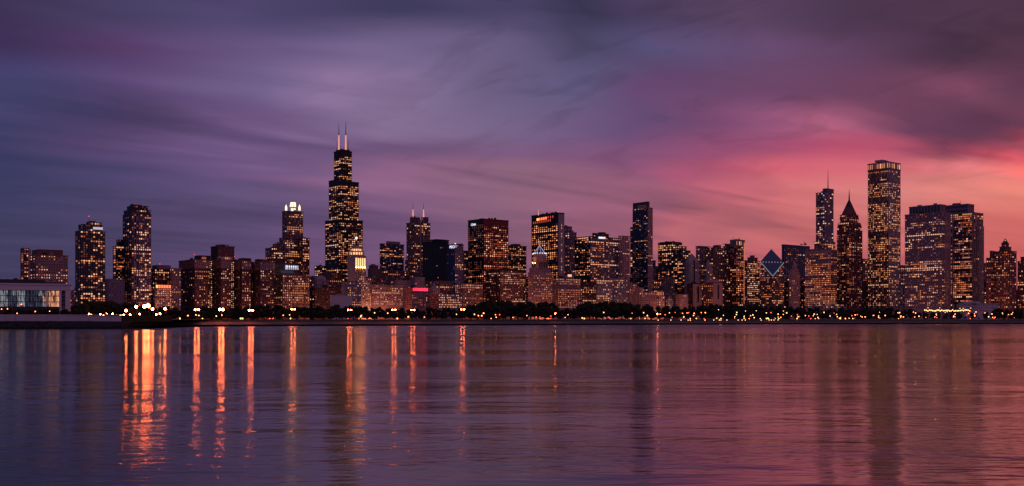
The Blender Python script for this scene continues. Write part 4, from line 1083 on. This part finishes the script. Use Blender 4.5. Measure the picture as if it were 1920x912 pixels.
# white granite tower with lit crown
b = Bld('white_granite_tower', 'tall square tower with a glowing gold crown strip and packed gold windows', 2440, 1657, 'skyscraper')
WG = dict(wall='granite_white', glass='glass_dark', col=3.3, row=4.1, parapet=2, pal='yellow')
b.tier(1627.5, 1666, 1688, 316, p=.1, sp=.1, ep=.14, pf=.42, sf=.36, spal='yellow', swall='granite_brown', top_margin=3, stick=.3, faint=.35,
       bands=((316, 330, .2), (330, 342, .15), (342, 370, .8), (370, 381, .1), (381, 434, .85), (434, 441, .03), (441, 490, .72), (490, 500, .15), (500, 575, .4)), **{k: v for k, v in WG.items() if k not in ()})
b.tier(1627.5, 1666, 1688, 304, 316, p=.99, pf=.4, sf=.12, row=13, col=3.6, wall='granite_white', glass='glass_dark', pal='yellow', parapet=3, rowvar=False)
b.block('penthouse', 1640, None, 1663, 299.5, 303, 'granite_white', 20)
b = Bld('stepped_block', 'dim stepped block showing between the pointed tower and the gold-crowned tower', 2600, 1622)
b.tier(1614, 1618, 1629, 486, wall='granite_brown', col=3.8, row=4.4, pf=.4, sf=.4, p=.2, pal='orange')
b = Bld('narrow_block', 'narrow dim block at the right side of the gold-crowned tower', 2650, 1693)
b.tier(1685, 1689, 1700, 498, wall='granite_brown', col=3.6, row=4.2, pf=.4, sf=.4, p=.3, pal='orange')

# broad mauve tower
b = Bld('broad_mauve_tower', 'broad mauve tower with a ribbed top storey and evenly lit floors', 2150, 1738, 'skyscraper')
BM = dict(wall='stone_purple', glass='glass_purple', col=3.9, row=4.2, pf=.3, sf=.42, pal='pale', parapet=2)
b.tier(1697, 1766, 1782.5, 398, p=.12, sp=.12, spal='pale', stick=.6, bands=((400, 410, .25), (410, 448, .32), (448, 466, .55), (466, 486, .12), (487, 522, .55), (522, 545, .4), (556, 575, .5)), **BM)
b.tier(1705, 1763, 1773, 384, 398, p=0, dY=12, **{**BM, 'col': 6.5, 'row': 14, 'pf': .25, 'sf': .1})
for k in range(5): b.panel(1770 + k * 2.4, 1771.1 + k * 2.4, 399, 575, 'E', 0, .9, 'limestone_pink', 'pilaster', 1.5, 1766)
b = Bld('tall_dark_tower', 'dark tower with pale corner pilasters and a set-back top, near the right-hand edge', 2210, 1810, 'skyscraper')
b.tier(1772, 1826, 1843, 399, wall='panel_grey', glass='glass_dark', col=4.0, row=4.2, pf=.15, sf=.3, p=.2, sp=.32, pal='orange', parapet=2, stick=.65, bands=((404, 409, .8), (465, 470, .8), (488, 492, .8), (500, 506, .7), (532, 548, .55)))
b.tier(1770, 1814, 1826, 383, 399, wall='panel_grey', glass='glass_dark', col=5, row=8, pf=.2, sf=.5, p=0, dY=14, parapet=2)
b.tier(1826, 1836, 1844.5, 425, wall='limestone_pink', glass='glass_dark', col=4.2, row=4.2, pf=.5, sf=.4, p=.08, dY=-10, parapet=2)
for px in (1786, 1824): b.panel(px, px + 2.2, 400, 575, 'S', 0, .9, 'limestone_pink', 'pilaster', 1.6, 1826)
b.panel(1827, 1830, 400, 575, 'E', 0, .9, 'limestone_pink', 'pilaster', 1.6, 1826)
b = Bld('dark_block', 'dark low tower with few lights behind the pale corner pilasters', 2500, 1851)
b.tier(1840, 1846, 1864, 494, wall='granite_brown', col=4, row=4.4, pf=.4, sf=.4, p=.14, pal='orange')
b = Bld('turreted_block', 'rosy brick apartment block with a pointed turret, near the right-hand edge', 2000, 1880)
TB = dict(wall='brick_brown', glass='glass_dark', col=4.2, row=4.6, pf=.45, sf=.45, pal='orange', parapet=1.2)
b.tier(1861, 1893, 1905.5, 471, p=.25, sp=.42, stick=.2, **TB)
b.tier(1849.5, 1858, 1868, 484, p=.3, dY=16, **TB)
b.tier(1856, 1859, 1865, 471, 484, p=.05, dY=20, **TB)
b.tier(1874.5, 1885, 1895.5, 463, 471, p=.05, dY=14, **TB)
b.tier(1878, 1884.5, 1891, 456, 463, p=.05, dY=18, **TB)
m_ = MB(); m_.cone(ngon(1884.8, 2024, 6.0, 8), zz_(456, 2024), (*pt(1884.8, 2024), zz_(447, 2024))); m_.build('turret_roof', 'brick_dark', b.root)
m_ = MB(); m_.ball((*pt(1884.8, 2020), zz_(451.5, 2020)), .9, 6, 4); m_.build('turret_lamp', 'win_white', b.root)
b = Bld('brick_block', 'rosy block cut off by the right-hand edge of the picture', 2040, 1918)
b.tier(1908, 1925, 1945, 490, p=.35, **TB)
b.tier(1914, 1926, 1940, 482, 490, p=.1, dY=12, **TB)

# low things near the water on the right
b = Bld('pavilion', 'low pale pavilion with a string of lights at the foot of the dark tower', 1500, 1835)
b.tier(1798, 1806, 1872, 569, wall='concrete_pale', col=4, row=5, pf=.5, sf=.5, p=.1, pal='warm', parapet=.6, vis=585)
b.block('upper_deck', 1805, None, 1838, 565.5, 569, 'concrete_pale', 8)
b = Bld('band_shell', 'low curving metal bandstand roof before the orange-lit slab', 1800, 1545)
for k, (xa, xb, yt) in enumerate(((1518, 1534, 571), (1530, 1552, 568), (1550, 1572, 570), (1568, 1590, 573))):
    m_ = MB(); c = pt((xa + xb) / 2, 1800 + k * 3); w_ = (xb - xa) / FPX * 900
    for i in range(8):
        t0, t1 = math.pi * i / 8, math.pi * (i + 1) / 8; hz = zz_(yt, 1800) - 14
        a_, b_ = (c[0] - w_ * math.cos(t0), 14 + hz * math.sin(t0)), (c[0] - w_ * math.cos(t1), 14 + hz * math.sin(t1))
        m_.quad((a_[0], c[1], a_[1]), (b_[0], c[1], b_[1]), (b_[0], c[1] + 9, b_[1] - 2), (a_[0], c[1] + 9, a_[1] - 2))
        m_.quad((a_[0], c[1], a_[1] - 1.2), (b_[0], c[1], b_[1] - 1.2), (b_[0], c[1], b_[1]), (a_[0], c[1], a_[1]))
    m_.build('roof_shell', 'mast_white', b.root)
m_ = MB(); q = [pt(1522, 1812), pt(1586, 1812), pt(1586, 1830), pt(1522, 1830)]; m_.prism(q, GROUND - .3, 15); m_.build('stage_house', 'concrete', b.root)

# distant low city that closes the gaps between the towers
rng = random.Random(77)
wl_ = ['brick_dark', 'granite_brown', 'stone_purple', 'limestone_grey', 'brick_brown']
FILL = [(128, 160, 545, 1700), (196, 240, 548, 1800), (270, 300, 540, 1900), (576, 600, 520, 2300), (600, 640, 512, 2200), (672, 712, 520, 2300), (705, 762, 508, 2150),
        (752, 800, 512, 2300), (795, 850, 528, 1900), (860, 890, 520, 2300), (985, 1000, 520, 2300), (1030, 1050, 515, 2300), (1076, 1092, 528, 2200), (1175, 1215, 520, 2450), (1210, 1240, 528, 2250), (1290, 1330, 540, 2500),
        (1350, 1372, 540, 2600), (1390, 1430, 540, 2600), (1462, 1482, 530, 2500), (1495, 1514, 528, 2500), (1565, 1575, 530, 2700), (1610, 1632, 530, 2500), (1684, 1704, 540, 2400), (1838, 1866, 530, 2300), (1900, 1930, 545, 2300)]
desc = ['left of the first dark tower', 'behind the low purple block', 'behind the inn', 'left of the domed hall', 'behind the domed hall', 'right of the beehive tower', 'below the dark blue tower', 'behind the gothic block',
        'below the black slab', 'at the left edge of the red tower', 'left of the pyramid tower', 'right of the pyramid tower', 'left of the brick block', 'behind the slim blue tower', 'left of the lit spire', 'behind the pink slab',
        'left of the lantern tower', 'below the striped tower', 'right of the diamond roof', 'left of the orange-lit slab', 'left of the pointed tower', 'right of the pointed tower', 'right of the gold-crowned tower', 'left of the turreted block', 'at the right-hand edge']
for (xa, xb, yt, Y), ds in zip(FILL, desc):
    b = Bld('background_block', 'dim background block ' + ds, Y, (xa + xb) / 2, group='dim blocks behind the front row')
    b.tier(xa, None, xb, yt, wall=rng.choice(wl_), col=4.2, row=4.6, pf=.45, sf=.45, p=rng.uniform(.12, .3), pal=rng.choice(['orange', 'dim', 'warm']), stick=.25)
# ------------------------------------------------------------------ trees
def tree_meshes(seed, n=1500):
    rng = random.Random(seed)
    lobes = []
    for i in range(rng.randint(11, 14)):
        a = rng.random() * 6.283; r = rng.uniform(.05, .27); z = rng.uniform(.2, .84)
        k = 1 - abs(z - .55) * .9
        lobes.append((r * k * math.cos(a) * 1.3, r * k * math.sin(a) * 1.3, z, rng.uniform(.14, .2)))
    m = MB()
    for i in range(n):
        lx, ly, lz, lr = rng.choice(lobes)
        d = Vector((rng.gauss(0, 1), rng.gauss(0, 1), rng.gauss(0, 1))).normalized() * lr * rng.uniform(.55, 1.08)
        c = Vector((lx, ly, lz)) + d * (1 if d.z > 0 else .8)
        s = rng.uniform(.012, .03)
        u = Vector((rng.gauss(0, 1), rng.gauss(0, 1), rng.gauss(0, .6))).normalized(); v = u.orthogonal().normalized()
        m.face([tuple(c - u * s), tuple(c + v * s * .6), tuple(c + u * s), tuple(c - v * s * .6)])
    for (lx, ly, lz, lr) in lobes: m.ball((lx, ly, lz), lr * .72, 6, 5)
    crown = m.mesh('crown', ['leaves'])
    t = MB(); t.tube((0, 0, -.02), (0.01, 0, .34), .028, .02, 6)
    for (lx, ly, lz, lr) in lobes[:6]: t.tube((0.01, 0, .30), (lx * .9, ly * .9, lz), .014, .004, 4)
    return crown, t.mesh('trunk', ['bark'])
TREES = [tree_meshes(300 + i) for i in range(9)]
TOPS = [(-40, 577), (130, 571), (150, 566), (175, 561), (205, 561), (235, 567), (262, 571), (300, 574), (345, 571), (400, 575), (450, 574), (470, 572), (500, 573), (560, 572), (590, 574), (620, 572), (650, 570), (690, 573), (740, 576), (770, 578), (820, 577),
        (870, 572), (915, 564), (950, 562), (1000, 563), (1035, 566), (1058, 577), (1075, 574), (1095, 565), (1130, 564), (1180, 565), (1220, 569), (1262, 575), (1300, 573), (1335, 569), (1370, 570), (1440, 572), (1500, 575), (1560, 578), (1640, 576), (1700, 578), (1745, 585), (1830, 586), (1868, 579), (1940, 577)]
def topy(px):
    for (a, ya), (b, yb) in zip(TOPS, TOPS[1:]):
        if a <= px <= b: return ya + (yb - ya) * (px - a) / (b - a)
    return 577
AREA = [(-60, 330, 'at the lamplit end of the park beside the seawall'), (330, 520, 'below the winged hotel'), (520, 690, 'below the black stepped skyscraper'), (690, 870, 'below the red neon sign'), (870, 1060, 'below the red tower and the pyramid tower'),
        (1060, 1230, 'below the broad tower with the white sign'), (1230, 1420, 'below the pink stone slabs'), (1420, 1620, 'below the diamond-roofed tower'), (1620, 2000, 'along the right-hand end of the shore')]
def area(px):
    for a, b_, s_ in AREA:
        if px < b_: return s_
    return AREA[-1][2]
def place_tree(px, Y, yt, i, rng, name='park_tree', label=None, cat='tree', wide=1.0, base=GROUND, group=None, sort='tall dark park tree'):
    x = (px - 960) / FPX * Y; h = (zz_(yt, Y) - base) * 1.04
    h = max(3.5, h)
    r = empty(name, (x, Y, base), label or sort + ' ' + area(px), cat, group or sort + 's ' + area(px))
    s = h / .98
    cm, tm = TREES[i % len(TREES)]
    for nm, me in (('crown', cm), ('trunk', tm)):
        o = bpy.data.objects.new(nm, me); COL.objects.link(o); o.parent = r
    r.scale = (s * wide, s * wide, s); r.rotation_euler = (0, 0, rng.random() * 6.28)
    return r
rng = random.Random(21)
i = 0
px = 132.0
while px < 1930:
    Y = shoreY(px) + rng.uniform(220, 420)
    place_tree(px, Y, topy(px) + rng.uniform(-1.5, 4), i, rng, wide=rng.uniform(.95, 1.25)); i += 1
    px += rng.uniform(9.5, 14.5)
px = 250.0
while px < 1930:
    Y = shoreY(px) + rng.uniform(80, 190)
    place_tree(px, Y, topy(px) + rng.uniform(5, 13), i, rng, wide=rng.uniform(1.0, 1.35), sort='lower front-row park tree'); i += 1
    px += rng.uniform(12, 19)
px = -12.0
while px < 235:      # planting on the terrace behind the seawall
    Y = rng.uniform(629.5, 633)
    place_tree(px, Y, (578 if px < 128 else 584) + rng.uniform(0, 7), i, rng, 'shrub', 'dark shrub in the planting behind the pale seawall', 'shrub', rng.uniform(1.2, 1.6), 8.1, 'shrubs behind the seawall'); i += 1
    px += rng.uniform(8, 13)

# ------------------------------------------------------------------ lamps
pm = MB(); pm.tube((0, 0, -.3), (0, 0, 1), .16, .10, 6); POLE = pm.mesh('pole', ['metal_pole'])
am = MB(); am.tube((0, 0, 0), (0, -1.6, .35), .08, .06, 5); ARM = am.mesh('arm', ['metal_pole'])
hm = MB(); hm.prism([(-.55, -2.4), (.55, -2.4), (.55, -1.2), (-.55, -1.2)], .30, .62); HEAD = hm.mesh('lamp_head', ['metal_pole'])
cm_ = MB(); cm_.tube((-1.5, 0, .1), (1.5, 0, .1), .09, .09, 5); CROSS = cm_.mesh('crossbar', ['metal_pole'])
hm = MB(); hm.prism([(-.7, -.5), (.7, -.5), (.7, .5), (-.7, .5)], .12, .45); HEAD2 = hm.mesh('lamp_head', ['metal_pole'])
def bulbmesh(mat, r):
    k = MB(); k.ball((0, 0, 0), r, 8, 6); return k.mesh('bulb', [mat])
BULB = {}
def lamp(px, py, Y=None, mat='bulb_sodium', r=.6, kind='street_lamp', label=None, group=None, power=0, base=None, arm=True):
    if Y is None: Y = shoreY(px) + 11.5
    x = (px - 960) / FPX * Y
    zb = base if base is not None else (3.3 if Y - shoreY(px) < 14 else 4.0 if Y - shoreY(px) < 26 else GROUND)
    zl = zz_(py, Y)
    if zl < zb + 1.2: zl = zb + 1.2
    root = empty(kind, (x, Y, zb), label, 'street lamp', group)
    p_ = bpy.data.objects.new('pole', POLE); COL.objects.link(p_); p_.parent = root; p_.scale = (1, 1, zl - zb)
    if arm == 'twin':      # a crossbar with a second head, added to widen the streak in the water
        o = bpy.data.objects.new('crossbar', CROSS); COL.objects.link(o); o.parent = root; o.location = (0, 0, zl - zb)
        key = (mat, round(r, 2))
        if key not in BULB: BULB[key] = bulbmesh(mat, r)
        for sx in (-1.25, 1.25):
            hd = bpy.data.objects.new('lamp_head', HEAD2); COL.objects.link(hd); hd.parent = root; hd.location = (sx, 0, zl - zb)
            o = bpy.data.objects.new('bulb', BULB[key]); COL.objects.link(o); o.parent = hd; o.location = (0, 0, -.25)
        return root
    if arm:
        for nm, me in (('arm', ARM), ('lamp_head', HEAD)):
            o = bpy.data.objects.new(nm, me); COL.objects.link(o); o.parent = root; o.location = (0, 0, zl - zb)
        head = o
    key = (mat, round(r, 2))
    if key not in BULB: BULB[key] = bulbmesh(mat, r)
    o = bpy.data.objects.new('bulb', BULB[key]); COL.objects.link(o)
    if arm: o.parent = head; o.location = (0, -1.8, -.1)
    else: o.parent = root; o.location = (0, 0, zl - zb)
    if power:
        ld = bpy.data.lights.new('lamp_light', 'POINT'); ld.energy = power; ld.color = (1.0, .31, .16); ld.shadow_soft_size = .6
        l = bpy.data.objects.new('lamp_light', ld); COL.objects.link(l); l.parent = root; l.location = (0, -1.8, zl - zb - 1.2)
    return root
BIG = [(238, 582.5, 'large orange lamp standing alone left of the brightest cluster'), (257, 575.5, 'orange lamp at the left of the brightest cluster'), (272.5, 574.5, 'left one of the brightest pair of lamps'),
       (279.5, 573.5, 'right one of the brightest pair of lamps'), (287.5, 579.5, 'orange lamp low on the right of the brightest cluster'), (311, 579, 'orange lamp below the inn'), (369, 580, 'orange lamp below the left end of the winged hotel'),
       (415, 580, 'very bright orange lamp below the middle of the winged hotel'), (470.5, 581.5, 'bright orange lamp below the right wing of the hotel'), (549.5, 579.5, 'orange lamp below the crowned tower'), (655.5, 581, 'orange lamp on a tall pole below the beehive tower'),
       (738.5, 580.5, 'orange lamp left of the red neon sign'), (774, 581, 'pale lamp on a tall pole below the red neon sign'), (867.5, 580, 'lamp on a tall pole left of the red tower foot'), (1041, 588, 'lamp below the pyramid tower'), (1232, 588.5, 'orange lamp below the floodlit spire')]
for px, py, lb in BIG:
    weak = px > 480
    lamp(px, py, None if px > 265 else shoreY(275) + rng.uniform(10, 30), 'bulb_sodium', {272.5: 1.25, 279.5: 1.35, 415: .95, 257: 1.0, 238: .9, 311: .9, 287.5: .9}.get(px, .75 if not weak else (.55 if px < 900 else .5)), label=lb + ' on the shore', group='big shore lamps', arm='twin' if 360 < px < 900 else True)
for px in (167, 172, 188, 194, 200, 211, 218, 226, 232, 244, 262, 293, 300):
    lamp(px, 589.5 + rng.uniform(-1, 1.5), shoreY(280) + rng.uniform(20, 60), 'bulb_gold', .6, label='small lamp in the low golden row behind the end of the seawall', group='golden lamps behind the seawall', arm=False)
for px, py in ((3, 580), (14, 579.5), (32, 589), (66, 584.5), (93, 584), (40, 571)):
    lamp(px, py, 627.5, 'bulb_small', .28, label='small garden lamp among the shrubs before the aquarium', group='garden lamps before the aquarium', base=8.1, arm=False)
# lamps along the avenue behind the park: they light the lower storeys of the front row
AV = []
for k in range(44):
    px = 290 + k * 37.5
    u = (px - 960) / FPX
    Y = (1465 / (0.772 - 0.636 * u) if px < 1420 else 2000 / (0.636 + 0.772 * u)) - 52
    Y = min(Y, 2060)
    lamp(px, HOR - (10.0 - EYE) / Y * FPX, Y, 'bulb_small', .5, label='avenue lamp behind the park trees ' + area(px), group='avenue lamps ' + area(px), power=8000 if px < 620 else 34000 if px < 880 else 25000 if px < 1120 else 16000)
# small lamps and lights scattered through the park
n = 0
while n < 165:
    px = rng.uniform(330, 1920)
    if rng.random() > (.22 if px < 900 else .5 if px < 1380 else 1.0): continue
    py = rng.choice((599.0, 597.5, 595, 592.5, 590, 587)) + rng.uniform(-1, 1)
    if px > 1640 and rng.random() < .35: py = rng.uniform(584, 590)
    Y = shoreY(px) + (rng.uniform(30, 75))
    lamp(px, py, Y, rng.choice(['bulb_small', 'bulb_small', 'bulb_small', 'bulb_pale', 'bulb_red']), rng.choice((.38, .45, .55)), 'park_lamp', 'small park lamp by the water ' + area(px), 'small park lamps ' + area(px), arm=False)
    n += 1
for k in range(30):
    px = 1734 + k * 2.9
    lamp(px, 582.5 + rng.uniform(-1, 1), shoreY(px) + 90 + rng.uniform(0, 8), 'bulb_small' if k % 3 else 'bulb_pale', .62, 'park_lamp', 'bright orange light in the string before the dark tower', 'string of lights before the dark tower', arm=False)
for px, py in ((1398, 583.5), (1418, 583), (1469, 583.5), (1347, 581), (1800, 578.5), (1806, 579), (1820, 578), (1740, 577.5), (1762, 577.5)):
    lamp(px, py, shoreY(px) + 95, 'bulb_pale', .4, 'park_lamp', 'taller white park light ' + area(px), 'tall white park lights', arm=False)

bm_ = MB(); bm_.prism([(-.25, -.25), (.25, -.25), (.25, .25), (-.25, .25)], -.3, .9); BOLL = bm_.mesh('post', ['metal_pole'])
for k in range(46):
    px = 1196 + k * 6.3 + rng.uniform(-3.5, 3.5)
    if rng.random() < .42: continue
    Y = shoreY(px) + 12.5
    r = empty('bollard_light', ((px - 960) / FPX * Y, Y, 3.44), 'low bollard light in the pale row along the water below ' + ('the pink stone slabs' if px < 1350 else 'the diamond-roofed tower'), 'bollard light', 'bollard lights along the water')
    o = bpy.data.objects.new('post', BOLL); COL.objects.link(o); o.parent = r
    key = ('bulb_pale' if k % 4 else 'bulb_small', .42)
    if key not in BULB: BULB[key] = bulbmesh(*key)
    o = bpy.data.objects.new('bulb', BULB[key]); COL.objects.link(o); o.parent = r; o.location = (0, 0, 1.2)
